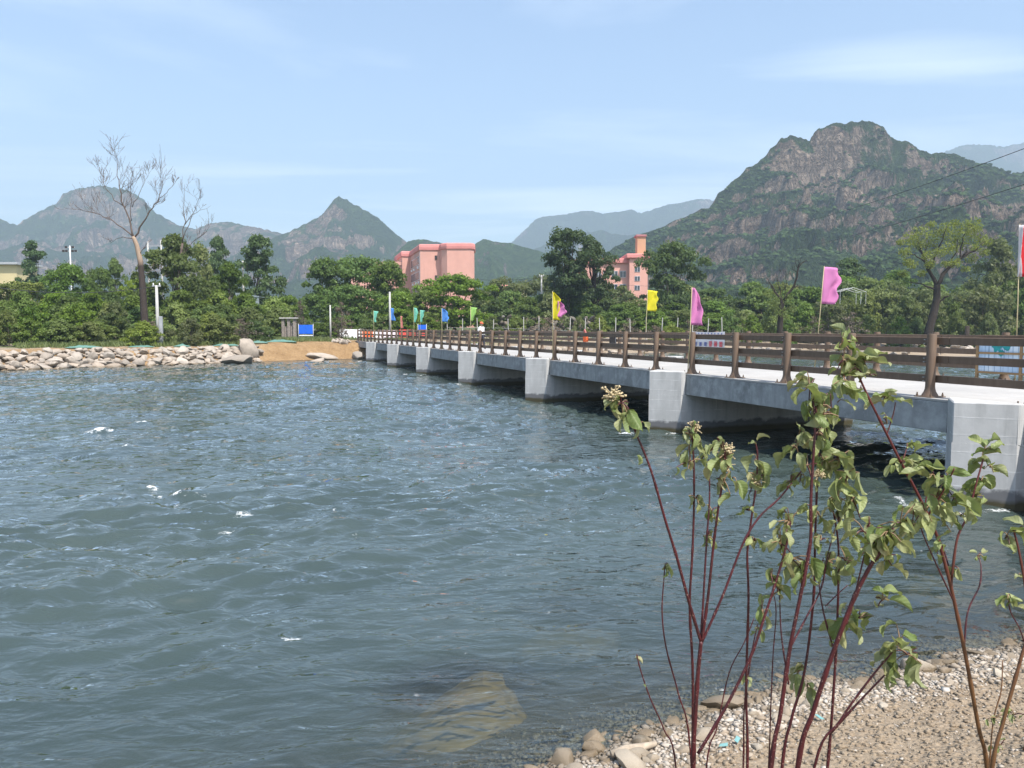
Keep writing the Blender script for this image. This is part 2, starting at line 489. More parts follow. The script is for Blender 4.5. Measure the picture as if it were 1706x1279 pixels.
zz = m.n('SeparateXYZ', {0: m.pos()}).outputs['Z']
wet = m.ramp(m.math('ADD', zz, m.math('MULTIPLY', m.math('SUBTRACT', n2, .5), .05)), .075, .015)
c = m.mix(m.math('MULTIPLY', wet, .75), c, (.060, .048, .030))
hh = m.math('ADD', m.math('MULTIPLY', n2, .7), m.math('MULTIPLY', vor.outputs['Distance'], -.6))
lump = m.noise(2.2, 6, .7)
c = m.mix(m.math('MULTIPLY', m.attr('dirt'), m.ramp(lump, .52, .66, 0, .45)), c, (.19, .115, .055))
M['ground'] = m.done(m.pbr(c, m.ramp(wet, 0, 1, .9, .35), m.bump(lump, m.math('MULTIPLY', m.attr('dirt'), .9), .5, m.bump(hh, .9, .03)), .25))
g = link('ground', me, M['ground']); g['kind'] = 'structure'

# ------------------------------------------------------------------ river
PIER_T = [9.53 + 10 * i for i in range(7)]
S_EDGE, S_FAR = 12.15, 18.05
S_TIP = S_EDGE - .82
DECK_Z = 1.71
ws = spans((-230, -90, 6), (-90, -45, .9), (-45, -9, .17), (-9, 11, .085), (11, 22, .12), (22, 60, .3), (60, 150, .8), (150, 420, 8))
wt = spans((3.6, 14, .065), (14, 30, .13), (30, 60, .24), (60, 100, .4))
SS, TT = np.meshgrid(ws, wt, indexing='ij')
WX, WY = ST(SS, TT)
def waves(x, y, s, t):
    dist = np.hypot(x, y)
    d = ground_z(x, y, False)
    depth = np.clip(-d, 0, 2)
    wx = x + .5 * fbm(x * .35, y * .35, 2, 21); wy = y + .5 * fbm(x * .35, y * .35, 2, 31)
    # short crests, roughly along the shore, drifting over each other
    a = R(24)
    u = wx * math.cos(a) + wy * math.sin(a); v = -wx * math.sin(a) + wy * math.cos(a)
    h = .036 * pnoise(u * .28, v * .62, 1)
    h = h + .034 * (ridged(u * .55, v * 1.25, 2, 2) - .62) + .030 * pnoise(u * .62, v * 1.35, 17)
    a = R(-8)
    u2 = wx * math.cos(a) + wy * math.sin(a); v2 = -wx * math.sin(a) + wy * math.cos(a)
    h = h + .028 * (ridged(u2 * .42, v2 * .95, 2, 6) - .62) + .026 * pnoise(u2 * .5, v2 * 1.0, 19)
    h = h + .030 * (ridged(u * 1.0, v * 2.3, 1, 11) - .6) + .030 * pnoise(u * 1.2, v * 2.8, 23)
    h = h + .024 * (ridged(u2 * 1.4, v2 * 3.0, 1, 14) - .6)
    h = h + .014 * pnoise(u * 3.0, v * 6.0, 13)
    gust = .42 + .95 * sstep(-.5, .55, fbm(u * .07, v * .16, 3, 41))
    return 1.30 * h * gust * (.15 + .85 * sstep(.0, .40, depth)), depth
WZ, WD = waves(WX, WY, SS, TT)
for cx_, cy_, a_, b_, lvl in ((-.43, 6.25, .80, .62, .10), (.55, 8.0, .6, .5, .32), (5.2, 9.6, .5, .42, .22)):   # shallow water over sunken rocks
    e_ = np.exp(-(((WX - cx_) / a_) ** 2 + ((WY - cy_) / b_) ** 2) ** 2)
    WD = WD * (1 - e_) + np.minimum(WD, lvl) * e_
# water heaps up against the noses of the piers
foam = np.zeros_like(WZ)
for k, pt_ in enumerate(PIER_T):
    ds = SS - (S_TIP + .15); dt = TT - pt_
    r = np.hypot(ds * .8, dt)
    WZ += .10 * np.exp(-((r - .15) / .55) ** 2) * (SS < S_TIP + 2.5)
    ring = np.exp(-((np.hypot(ds * .75, dt) - .72 - .18 * pnoise(SS * 1.3, TT * 1.3, k)) / .13) ** 2) * (ds < 1.7)
    foam = np.maximum(foam, ring * (.45 + .9 * pnoise(SS * 2.2, TT * 2.2, k + 3)))
crest = sstep(.115, .17, WZ + .02 * pnoise(WX * 2.5, WY * 2.5, 51))
patch = sstep(.12, .5, fbm(WX * .22, WY * .22, 2, 61))
foam = np.maximum(foam, crest * patch * .30)
def splash(px, py, sx, sy, amt, hgt):
    q = at(px, py, 10); k = CAMZ / (CAMZ - q.z)
    cx, cy = q.x * k, 10 * k
    e = np.exp(-(((WX - cx) / sx) ** 2 + ((WY - cy) / sy) ** 2))
    n = .55 + .9 * pnoise(WX * 2.6 / max(sx, .25), WY * 2.6 / max(sy, .25), int(px) % 40)
    return e * amt * np.clip(n, 0, 2), e * hgt
for px, py, sx, sy, amt, hgt in ((168, 720, .38, .35, 1.8, .16), (238, 706, .3, .3, 1.2, .1), (211, 746, .22, .22, 1.3, .08), (300, 825, .55, .12, 1.3, .06), (318, 832, .4, .1, 1.2, .05),
                                 (255, 815, .2, .14, 1.1, .06), (412, 857, .2, .13, 1.5, .05), (378, 882, .22, .07, 1.3, .03), (480, 1066, .13, .055, 1.5, .02), (24, 905, .16, .1, 1.2, .03),
                                 (690, 1150, .06, .04, .8, .0), (1350, 950, .05, .04, .7, 0), (980, 640, .4, .3, .9, .04), (620, 880, .08, .05, .8, 0), (795, 1025, .05, .03, .8, 0)):
    a_, b_ = splash(px, py, sx, sy, amt, hgt)
    foam = np.maximum(foam, a_); WZ = WZ + b_
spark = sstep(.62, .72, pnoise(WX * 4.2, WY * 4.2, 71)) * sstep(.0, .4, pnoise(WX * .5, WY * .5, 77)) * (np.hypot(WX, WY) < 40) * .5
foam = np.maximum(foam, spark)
me = make_mesh('river_water', np.stack([WX.ravel(), WY.ravel(), WZ.ravel()], 1), grid_faces(len(ws), len(wt)), True)
add_attr(me, 'depth', WD); add_attr(me, 'foam', np.clip(foam, 0, 1.5))
m = NT('river_water')
dep = m.attr('depth')
vec = m.mapping((1, 1, 1), (0, 0, R(-22)))
vec2 = m.mapping((3.0, 7.0, 1), (0, 0, R(-20)))
b1 = m.noise(1.0, 2, .5, vec2, .8)
vec3 = m.mapping((11, 22, 1), (0, 0, R(4)))
b2 = m.noise(1.0, 3, .6, vec3, .2)
calm = m.ramp(m.noise(1.0, 3, .55, m.mapping((.10, .26, 1), (0, 0, R(-22)))), .36, .62, .50, 1.0)
b0 = m.noise(1.0, 2, .5, m.mapping((1.3, 3.0, 1), (0, 0, R(-26))), .7)
nb = m.bump(b0, m.math('MULTIPLY', calm, .46), .15)
nb = m.bump(b1, m.math('MULTIPLY', calm, .62), .050, nb)
nb = m.bump(b2, m.math('MULTIPLY', calm, .16), .010, nb)
murk = m.mix(m.ramp(m.noise(.25, 3), .3, .7), (.036, .054, .051), (.054, .075, .067))
body = m.n('BsdfDiffuse', {'Color': murk, 'Normal': nb}).outputs[0]
clear = m.n('BsdfTransparent', {'Color': (.80, .86, .78)}).outputs[0]
op = m.math('SUBTRACT', 1.0, m.n('Math', {0: 2.718, 1: m.math('MULTIPLY', dep, -2.6)}, operation='POWER').outputs[0])
sub = m.n('MixShader', {0: op, 1: clear, 2: body}).outputs[0]
gl = m.n('BsdfGlossy', {'Color': (1, 1, 1), 'Roughness': .03, 'Normal': nb}).outputs[0]
fr = m.n('Fresnel', {'IOR': 1.58, 'Normal': nb}).outputs[0]
wat = m.n('MixShader', {0: fr, 1: sub, 2: gl}).outputs[0]
fo = m.n('BsdfDiffuse', {'Color': (.78, .80, .80), 'Normal': nb}).outputs[0]
fz = m.attr('foam')
fn = m.noise(15, 6, .75, None, .6)
ff = m.ramp(m.math('ADD', fz, m.math('MULTIPLY', m.math('SUBTRACT', fn, .5), 3.0)), .55, 1.05, 0, .85)
ff = m.math('MULTIPLY', ff, m.ramp(fz, .06, .2))
sh = m.n('MixShader', {0: ff, 1: wat, 2: fo}).outputs[0]
M['water'] = m.done(sh)
g = link('river_water', me, M['water']); g['kind'] = 'structure'

# ------------------------------------------------------------------ mountains
def mat_mountain(name, g1, g2, r1, r2, thr=.66, sc=.02, soft=.055):
    m = NT(name)
    p = m.pos()
    nz = m.n('SeparateXYZ', {0: m.n('NewGeometry').outputs['Normal']}).outputs['Z']
    big = m.noise(sc * .62, 4, .55, p); mid = m.noise(sc * 4, 6, .7, p); fine = m.noise(sc * 22, 5, .7, p)
    strata = m.noise(1.0, 5, .65, m.mapping((sc * .9, sc * .9, sc * 9), (R(6), R(-9), 0), p))
    vert = m.noise(1.0, 5, .65, m.mapping((sc * 7, sc * 7, sc * 1.1), (0, 0, 0), p))
    green = m.mix(m.ramp(mid, .35, .65), g1, g2)
    green = m.mix(m.math('MULTIPLY', m.ramp(fine, .5, .7), .5), green, tuple(x * .55 for x in g1))
    rock = m.mix(m.ramp(strata, .35, .65), r1, r2)
    rock = m.mix(m.math('MULTIPLY', m.ramp(vert, .52, .68), .6), rock, tuple(x * .45 for x in r1))
    k = m.math('ADD', nz, m.math('MULTIPLY', m.math('SUBTRACT', mid, .5), .55))
    k = m.math('ADD', k, m.math('MULTIPLY', m.math('SUBTRACT', fine, .5), .26))
    k = m.math('ADD', k, m.math('MULTIPLY', m.math('SUBTRACT', big, .5), 2.3))
    f = m.ramp(k, thr - soft, thr + soft)
    h = m.math('ADD', m.math('MULTIPLY', fine, .6), m.math('MULTIPLY', vert, .8))
    fr1 = m.n('Math', {0: m.math('SUBTRACT', m.noise(1.0, 5, .7, m.mapping((sc * 6, sc * 6, sc * 2.2), (.2, .1, .4), p), .8), .5)}, operation='ABSOLUTE').outputs[0]
    rock = m.mix(m.math('MULTIPLY', m.ramp(fr1, .05, .0), .85), rock, tuple(x * .30 for x in r1))
    rock = m.mix(m.math('MULTIPLY', m.ramp(fine, .58, .70), .6), rock, tuple(x * .9 for x in g1))
    h = m.math('ADD', h, m.math('MULTIPLY', m.ramp(fr1, .0, .12), .9))
    c = m.mix(f, rock, green)
    return m.done(m.pbr(c, .95, m.bump(h, 1.0, .11 / sc), .1))
G1, G2 = (.018, .037, .014), (.047, .078, .026)
R1, R2 = (.15, .115, .09), (.30, .25, .205)
M['mt_right'] = mat_mountain('mountain_near', (.026, .048, .018), (.062, .098, .032), (.20, .140, .100), (.44, .335, .255), .47)
M['mt_left'] = mat_mountain('mountain_left', (.034, .066, .022), (.085, .135, .042), (.24, .165, .12), (.50, .385, .29), .56, .011)
M['mt_green'] = mat_mountain('hill_green', (.040, .082, .024), (.10, .165, .048), R1, R2, .44, .02)
M['mt_far'] = mat_mountain('mountain_far', (.032, .062, .022), (.07, .11, .04), R1, R2, .56, .006)

def mountain(name, ridge, Y, front, back, mat, nx, ny, seed, k=1.0, expo=1.15, gully=.30, gsc=1/110, terr=0.0, terr_h=40, base=4.0, rough=1.0, skew=0.0, tfrac=(.0, 1.), cap=0.0, capr=(.70, .92)):
    P = [at(px, py, Y) for px, py in ridge]
    xs = np.array([p.x for p in P]); hs = np.array([p.z for p in P])
    x = np.linspace(xs[0], xs[-1], nx)
    H = np.interp(x, xs, hs)
    v = np.linspace(-1, 1, ny); v = np.sign(v) * np.abs(v) ** 1.15
    X, V = np.meshgrid(x, v, indexing='ij')
    Hh = np.repeat(H[:, None], ny, 1)
    av = np.abs(V)
    D = np.where(V < 0, V * front, V * back)
    Xk, Dk = X / k, D / k
    wx = Xk + 30 * pnoise(Xk / 160, Dk / 160, seed) * av + skew * Dk
    # wide foot: neighbouring ridge heights spread out towards the foot
    rel = (1 - av) ** expo
    capw = sstep(capr[0], capr[1], (Hh - base) / (hs.max() - base)) * cap * (.6 + .8 * np.clip(.5 + pnoise(Xk / 60, Dk / 60, seed + 31), 0, 1))
    rel = rel - capw * sstep(.004, .055, av) * (1 - av) ** 1.5
    gl = ridged(wx * gsc, Dk * gsc * .45, 4, seed)
    cut = 4 * av * (1 - av)
    hh = (Hh - base) * rel * (1 - gully * (1 - gl) * 2.0 * np.clip(cut * 1.3, 0, 1)) + base
    amp = (Hh - base) * .05 * rough
    hh = hh + amp * fbm(Xk / 45, Dk / 45, 5, seed + 5, .55) * np.clip(av * 6, .10, 1) * np.clip((1 - av) * 4, 0, 1)
    hh = hh + (Hh - base) * .018 * rough * (ridged(Xk / 14, Dk / 14, 3, seed + 9) - .6) * np.clip((1 - av) * 4, 0, 1)
    if terr:
        q = hh / (terr_h * k) + .45 * pnoise(Xk / 130, Dk / 130, seed + 13) + .22 * pnoise(Xk / 30, Dk / 30, seed + 14)
        fr = q - np.floor(q)
        st = sstep(.30, .62, fr)
        mask = sstep(-.15, .35, pnoise(Xk / 95, Dk / 95, seed + 15) + .15 + tfrac[0] * rel)
        hh = hh + (st - fr) * terr_h * k * terr * mask * np.clip((1 - av) * 5, 0, 1) * np.clip(av * 8, .15, 1)
    Yy = Y + D + 18 * k * pnoise(Xk / 70, np.zeros_like(X), seed + 20) * (1 - av)
    me = make_mesh(name, np.stack([X.ravel(), Yy.ravel(), hh.ravel()], 1), grid_faces(nx, ny), True)
    o = link(name, me, mat); o['kind'] = 'structure'
    return X, Yy, hh
MR = mountain('mountain', [(820, 470), (880, 462), (960, 440), (1010, 418), (1045, 400), (1085, 384), (1110, 376), (1150, 357), (1178, 343), (1200, 318), (1225, 295), (1262, 270), (1290, 241), (1300, 229), (1318, 226),
    (1334, 232), (1345, 233), (1352, 221), (1368, 211), (1400, 206), (1440, 207), (1463, 217), (1477, 235), (1508, 237), (1530, 250), (1558, 257), (1592, 258), (1602, 271), (1640, 279), (1680, 290),
    (1710, 282), (1800, 296), (1950, 345), (2150, 420), (2350, 475)], 760, 500, 300, M['mt_right'], 680, 460, 3, 1.0, 1.12, .34, 1/95, .42, 24, 4, 1.7, .25, (.25, 1), .17, (.80, .97))
mountain('mountain', [(-420, 430), (-250, 360), (-120, 335), (-40, 350), (0, 363), (30, 373), (62, 355), (90, 340), (100, 320), (126, 310), (165, 307), (202, 312), (240, 330), (262, 352), (300, 375), (322, 380),
    (350, 371), (385, 369), (402, 374), (430, 377), (460, 385), (490, 392), (540, 405), (640, 440), (740, 475)], 2000, 1050, 700, M['mt_left'], 600, 320, 8, 1.54, 1.1, .32, 1/150, .62, 55, 4, 1.1, 0, (.3, 1), .20, (.70, .95))
mountain('mountain', [(300, 470), (380, 432), (430, 405), (470, 388), (484, 384), (510, 370), (538, 352), (547, 336), (552, 329), (562, 324), (575, 330), (610, 350), (640, 369), (660, 389), (680, 404), (720, 425), (800, 465), (860, 480)],
    1550, 800, 600, M['mt_left'], 460, 300, 12, 1.52, 1.1, .32, 1/120, .50, 42, 4, 1.1, 0, (.3, 1), .13, (.72, .96))
mountain('green_hill', [(620, 470), (655, 425), (680, 402), (697, 397), (712, 398), (740, 405), (765, 411), (790, 404), (805, 396), (822, 400), (852, 402), (880, 412), (908, 422), (940, 440), (990, 465), (1050, 480)],
    1150, 560, 400, M['mt_green'], 320, 220, 17, 1.3, 1.15, .40, 1/80, .35, 40, 4, .9)
mountain('far_mountain', [(820, 430), (850, 405), (880, 376), (891, 365), (905, 360), (935, 357), (965, 352), (985, 350), (1003, 354), (1022, 351), (1050, 349), (1066, 355), (1092, 345), (1130, 335), (1160, 330), (1185, 331),
    (1260, 345), (1350, 340), (1450, 300), (1540, 270), (1572, 252), (1590, 243), (1610, 236), (1640, 240), (1670, 244), (1706, 236), (1780, 230), (1900, 275), (2100, 330), (2300, 420)], 3500, 1200, 600, M['mt_far'], 420, 160, 23, 1.5, 1.1, .3, 1/240, .3, 120, 6, .8)
mountain('far_mountain', [(820, 450), (870, 420), (900, 410), (930, 398), (958, 384), (985, 387), (1002, 382), (1022, 389), (1050, 392), (1085, 383), (1120, 380), (1180, 400), (1260, 450)], 2500, 800, 400, M['mt_far'], 260, 140, 29, 1.5, 1.1, .35, 1/160, .25, 80, 6, .9)

# scrub clinging to the near mountain: uncountable, one mass
def scrub_cover(name, XYZ, n, size, mat, seed, flat=.56):
    X, Yy, Z = XYZ
    r = np.random.default_rng(seed)
    dx = np.gradient(Z, axis=0) / np.gradient(X, axis=0); dy = np.gradient(Z, axis=1) / np.gradient(Yy, axis=1)
    nz = 1 / np.sqrt(1 + dx ** 2 + dy ** 2)
    ny = Z.shape[1]
    i = r.integers(2, Z.shape[0] - 2, n * 4); j = r.integers(2, int(ny * .492), n * 4)
    keep = (nz[i, j] + .35 * pnoise(X[i, j] / 40, Yy[i, j] / 40, seed) + r.normal(0, .06, n * 4) > flat) & (Z[i, j] > 14)
    i, j = i[keep][:n], j[keep][:n]
    k = len(i)
    c = np.stack([X[i, j], Yy[i, j], Z[i, j]], 1) + r.normal(0, .9, (k, 3)) * [1, 1, .2]
    s = size * (.45 + r.random(k) ** 2 * 1.3)
    base = np.array([(1, 0, 0), (0, 1, 0), (-1, 0, 0), (0, -1, 0), (0, 0, 1), (.6, .6, .6), (-.6, .6, .55), (-.6, -.6, .6), (.6, -.6, .55)], float)
    P = c[:, None] + base[None] * s[:, None, None] * (1 + r.normal(0, .22, (k, 9, 1))) * np.array([1, 1, .85])
    tri = np.array([(0, 5, 8), (0, 1, 5), (1, 6, 5), (1, 2, 6), (2, 7, 6), (2, 3, 7), (3, 8, 7), (3, 0, 8), (4, 5, 6), (4, 6, 7), (4, 7, 8), (4, 8, 5)])
    F = (np.arange(k)[:, None, None] * 9 + tri[None]).reshape(-1, 3)
    o = link(name, make_mesh(name, P.reshape(-1, 3), F, True), mat); o['kind'] = 'stuff'
    tag(o, 'dark green scrub covering the slopes of the rocky mountain behind the willow', 'scrub')
m = NT('scrub')
c = m.mix(m.island(), (.018, .038, .014), (.070, .112, .036))
M['scrub'] = m.done(m.pbr(c, .9, m.bump(m.noise(.9, 4, .7, m.pos()), 1, 1.5), .1))
scrub_cover('mountain_scrub', MR, 52000, 1.45, M['scrub'], 5, .52)

# ------------------------------------------------------------------ bridge
BR = math.atan2(NB[1], NB[0])       # local x = downstream (s), local y = along the bridge (t)
bridge = thing('bridge', 'low concrete beam bridge with brown railings crossing the river', 'bridge', (0, 0, 0), BR)
T_END, T_NEAR = 81.6, -1.4
HT = .67
def pier_mesh():
    tipF = S_FAR + .82
    b = MB()
    bm = bmesh.new()
    low = [(S_TIP, 0), (S_EDGE - .15, -HT), (tipF - .67, -HT), (tipF, 0), (tipF - .67, HT), (S_EDGE - .15, HT)]
    b.prism(low, -1.6, 1.105)
    b.prism([(S_TIP, 0), (S_EDGE - .15, -HT), (S_EDGE - .012, -HT), (S_EDGE - .012, HT), (S_EDGE - .15, HT)], 1.105, 1.775)
    b.prism([(tipF, 0), (tipF - .67, HT), (S_FAR + .012, HT), (S_FAR + .012, -HT), (tipF - .67, -HT)], 1.105, 1.775)
    me = b.mesh('pier')
    bm.from_mesh(me); bmesh.ops.remove_doubles(bm, verts=bm.verts[:], dist=.0005)
    bmesh.ops.bevel(bm, geom=[e for e in bm.edges if e.is_manifold and e.calc_face_angle(0) > .5 and max(v.co.z for v in e.verts) > 1.5], offset=.018, segments=1, affect='EDGES')
    bm.to_mesh(me); bm.free()
    return me
pm = pier_mesh()
for pt_ in PIER_T:
    link('pier', pm, M['pier'], bridge, (0, pt_, 0))
ab = MB().box(S_EDGE - .3, S_FAR + .3, -.5, .9, -1.5, 1.10, .02).mesh('abutment')
link('abutment', ab, M['conc'], bridge, (0, 79.6, 0)); link('abutment', ab, M['conc'], bridge, (0, -1.2, 0))
ends = [T_NEAR + .6] + PIER_T + [79.9]
bw = (S_FAR - S_EDGE) / 4
for a, b_ in zip(ends[:-1], ends[1:]):
    for k in range(4):
        L = b_ - a
        bb = MB().box(S_EDGE + k * bw + (.004 if k else 0), S_EDGE + (k + 1) * bw - .004, .012, L - .012, 1.11, 1.66, .012)
        bb.build('beam', M['beam'], bridge, False, (0, a, 0))
dk = MB()
dk.box(S_EDGE + .0, S_FAR, T_NEAR, T_END, 1.664, DECK_Z, .006)
dk.build('deck', M['deck'], bridge)
# railings
S_NR, S_FR = S_EDGE + .22, S_FAR - .22
POST_H = 1.19
post_me = MB().lathe([(.150, .02), (.140, .045), (.108, .10), (.092, .15), (.086, .20), (.086, POST_H - .02), (.080, POST_H)], 18).mesh('railing_post', True)
try:
    post_me.set_sharp_from_angle(angle=R(35))
except Exception: pass
plate_me = MB().box(-.19, .19, -.19, .19, 0, .02, .004).mesh('base_plate')
bolt_me = MB().lathe([(.012, .0), (.012, .07)], 6).lathe([(.022, .012), (.022, .034)], 6).mesh('anchor_bolt')
clip_me = MB().box(-.075, .02, -.118, -.085, -.006, .006).mesh('rail_screw')
T0 = None
for s_, inner in ((S_NR, 1), (S_FR, -1)):
    # first post measured near the right edge of the picture
    t_first = -.342 * 7.90 + .9397 * 14.53
    t0 = t_first - 2.0 * math.floor((t_first - T_NEAR) / 2.0) + (-.04 if inner > 0 else .66)
    n = int((T_END + 1.2 - t0) / 2.0) + 1
    tp = [t0 + 2 * i for i in range(n)]
    for t_ in tp:
        p = link('railing_post', post_me, M['rail'], bridge, (s_, t_, DECK_Z))
        link('base_plate', plate_me, M['rail'], p)
        if t_ < 46:
            for bx in (-.15, .15):
                for by in (-.15, .15):
                    link('anchor_bolt', bolt_me, M['rail'], p, (bx, by, .018))
        if t_ < 26:
            for z in (.30, .37, .66, .73, 1.01, 1.08):
                link('rail_screw', clip_me, M['steel'], p, (0, 0.2, z))
    xs = s_ + inner * (.086 + .034)
    rl = 4.0
    k = 0
    for z0 in (.27, .635, .985):
        a = t0 - .3
        while a < tp[-1] + .2:
            b_ = min(a + rl, tp[-1] + .3)
            MB().box(-.034, .034, .004, b_ - a - .004, 0, .14, .008).build('rail', M['rail'], bridge, False, (xs, a, DECK_Z + z0))
            a += rl

# ------------------------------------------------------------------ things hung on or standing on the bridge
def on_bridge(s, t, z=0): x, y = ST(s, t); return Vector((x, y, DECK_Z + z))
# pennants: (photo x of the pole top, rail, flag top above deck, flag height, widths top->bottom, sag, colour, tilt x, label)
def pennant(loc, ph, fh, widths, mat, lean, label, ang=0.0, seed=0, second=None, sleeve=None):
    r = random.Random(seed)
    root = thing('pennant', label, 'flag', loc, 0, 'pennants along the bridge railing')
    lx, ly = lean
    MB().tube([(0, 0, 0), (lx * .5 + .01, ly * .5, ph * .5), (lx, ly, ph)], [.016, .014, .010], 6).build('flag_pole', M['bamboo'], root, True)
    def sheet(ws, m_, name, off=(0, 0), z1=1.0, z0=0.0):
        nr, nc = 14, 9
        V = []; A = ang
        for i in range(nr):
            f = i / (nr - 1)
            z = ph - .03 - fh * ((1 - z1) + f * (z1 - z0))
            w = float(np.interp(f, np.linspace(0, 1, len(ws)), ws))
            k = z / ph
            for j in range(nc):
                g = j / (nc - 1)
                d = off[0] + w * g
                wave = .085 * math.sin(g * 6.0 + f * 4 + seed) * g ** .6 + .035 * math.sin(g * 11 + f * 8 + seed * 2) * g; d *= 1 + .09 * g * math.sin(f * 13 + seed * 3)
                droop = -.16 * w * g ** 1.5 * (1 - .6 * f) + .015 * math.sin(f * 9 + seed)
                V.append((lx * k + math.cos(A) * d - math.sin(A) * (wave + off[1]), ly * k + math.sin(A) * d + math.cos(A) * (wave + off[1]), z + droop * (.8 if j else 0)))
        F = grid_faces(nr, nc)
        o = obj(name, V, F, m_, root, True)
        md = o.modifiers.new('thick', 'SOLIDIFY'); md.thickness = .004
        return o
    sheet(widths, mat, 'flag_cloth')
    if second: sheet(second[0], second[1], 'flag_fold', second[2], second[3], second[4])
    if sleeve: sheet([.07, .07, .07], sleeve, 'flag_sleeve', (-.03, -.03))
    return root
def rail_t(px, s):
    """where the sight line of a photo column crosses the rail line"""
    k = (px - 853) / 1282 / 1.0026
    # s = X nb0 + Y nb1, X = kY
    Y = s / (k * NB[0] + NB[1])
    return k * Y * DB[0] + Y * DB[1], Y
def flag_on(px, side, top_px, fh_px, widths, mat, lean, label, **kw):
    s = S_NR - .13 if side > 0 else S_FR + .13
    t, Y = rail_t(px, s)
    loc = on_bridge(s, t)
    zt = at(px, top_px, Y).z
    return pennant(loc, zt - loc.z, fh_px * Y / 1282, [w * Y / 1282 for w in widths], M[mat], lean, label, **kw)
flag_on(1359, -1, 443, 60, [24, 33, 25, 27, 22], 'f_pink', (.22, 0), 'pink flag on a leaning bamboo stick, beside the pollarded tree', seed=1)
flag_on(1147, 1, 478, 60, [7, 14, 18, 19, 20], 'f_pink', (.08, 0), 'long pink flag hanging just left of the printed white banner', seed=2)
flag_on(1074, -1, 482, 34, [16, 17, 16, 15], 'f_yellow', (.12, .0), 'plain yellow flag on a leaning stick in front of the pink tower building', seed=3)
flag_on(921, 1, 485, 46, [3, 14, 12, 10, 13], 'f_yellow', (-.02, 0), 'yellow flag with a pink fold blown across it', seed=4, second=([.10, .30, .34, .18], M['f_pink'], (.20, -.06), .68, .10))
flag_on(784, 1, 510, 24, [11, 9, 6, 3], 'f_green', (.0, 0), 'lime green pennant narrowing downwards, in front of the round walnut tree', seed=5)
flag_on(736, 1, 513, 22, [5, 11, 11, 10], 'f_blue', (.0, 0), 'bright blue flag next to the lime green pennant', seed=6)
flag_on(700, -1, 516, 20, [8, 6, 4, 3], 'f_teal', (.0, 0), 'small narrow mint green pennant above the little blue board', seed=7)
flag_on(689.5, 1, 512, 24, [5, 7, 5, 3], 'f_teal', (.0, 0), 'mint green pennant with a pale tip, beside a smaller one like it', seed=8)
flag_on(668, -1, 526, 20, [3, 3, 4, 4], 'f_salmon', (-.05, 0), 'limp salmon pennant between the blue flag and the red barriers', seed=9)
flag_on(652, 1, 512, 21, [6, 5, 6, 9], 'f_blue', (-.05, 0), 'blue flag in front of the tall thin concrete pole', seed=10)
flag_on(622.5, 1, 517, 19, [8, 6, 4, 4], 'f_teal', (.0, 0), 'mint green pennant near the concrete ramp at the far end', seed=11)
flag_on(596, -1, 522, 18, [3, 3, 3, 3], 'f_red', (.05, 0), 'small furled red pennant in front of the pale ramp', seed=12)
flag_on(1695, -1, 373, 84, [42, 40, 42, 40, 38], 'f_red', (-.06, 0), 'large red flag with a white sleeve along its stick', seed=13, sleeve=M['f_white'])

# printed banner tied to the far rail
def rail_panel(px0, px1, s, z0, z1): 
    t1, _ = rail_t(px0, s); t0, _ = rail_t(px1, s)
    return t0, t1
t0, t1 = rail_panel(1153, 1207, S_FR - .2, 0, 0)
bn = thing('printed_banner', 'white banner with rows of blue and red print tied to the rail', 'banner', tuple(on_bridge(S_FR - .17, t0)), BR)
nr, nc = 8, 24; V = []
for i in range(nr):
    for j in range(nc):
        f, g = i / (nr - 1), j / (nc - 1)
        V.append((.012 * math.sin(g * 14) * f - .01, g * (t1 - t0), 1.17 - f * .74 - .03 * math.sin(g * 3.1)))
b_ = obj('banner_cloth', V, grid_faces(nr, nc), M['f_white'], bn, True)
M['ink_blue'] = simple('blue_print', (.06, .10, .34), .7); M['ink_red'] = simple('red_print', (.62, .05, .08), .7)
L = t1 - t0
def glyph(b, y, z, h, r):
    for k in range(4):
        zz = z + h * (k + .5) / 4 + r.uniform(-.01, .01)
        b.box(-.032, -.028, y - h * .45, y + h * .45, zz - h * .055, zz + h * .055)
    for k in range(3):
        yy = y + h * (k - 1) * .36
        b.box(-.0345, -.0305, yy - h * .05, yy + h * .05, z + .02 * r.random(), z + h)
r = random.Random(4)
for k in range(6):
    red = k < 3
    q = MB(); glyph(q, L * (.10 + .155 * k), .58, .21 if red else .17, r); q.build('printed_character', M['ink_red'] if red else M['ink_blue'], bn)
for k in range(9):
    q = MB(); glyph(q, L * (.08 + .10 * k), 1.05, .07, r); q.build('printed_character', M['ink_blue'], bn)
# framed display board against the far rail
t1, _ = rail_t(1627, S_FR - .3); t0 = t1 - 3.4
db = thing('display_board', 'low wooden framed display board with pale blue picture panels against the railing', 'board', tuple(on_bridge(S_FR - .26, t0)), BR)
zb, zt_ = .18, 1.04
for yy in (0, 1.1, 2.2, 3.34):
    MB().box(-.035, .035, yy, yy + .06, 0, zt_, .004).build('board_post', M['wood'], db)
for z in (zb, .66, zt_ - .055):
    MB().box(-.032, .032, .0615, 3.338, z, z + .05, .003).build('board_rail', M['wood'], db)
m = NT('pale_blue_print')
c = m.mix(m.ramp(m.noise(1.6, 3), .3, .7), (.34, .50, .68), (.66, .74, .80))
c = m.mix(m.ramp(m.noise(1.0, 2, .5, m.mapping((1, 26, .4))), .55, .62), c, (.25, .38, .52))
M['print'] = m.done(m.pbr(c, .5, None, .3))
M['teal_print'] = simple('teal_print', (.015, .26, .27), .5, .4, 6)
for yy in (.06, 1.16, 2.26):
    MB().box(.0, .012, yy + .002, yy + 1.038 + (.04 if yy > 2 else 0), zb + .052, zt_ - .057).build('picture_panel', M['print'], db)
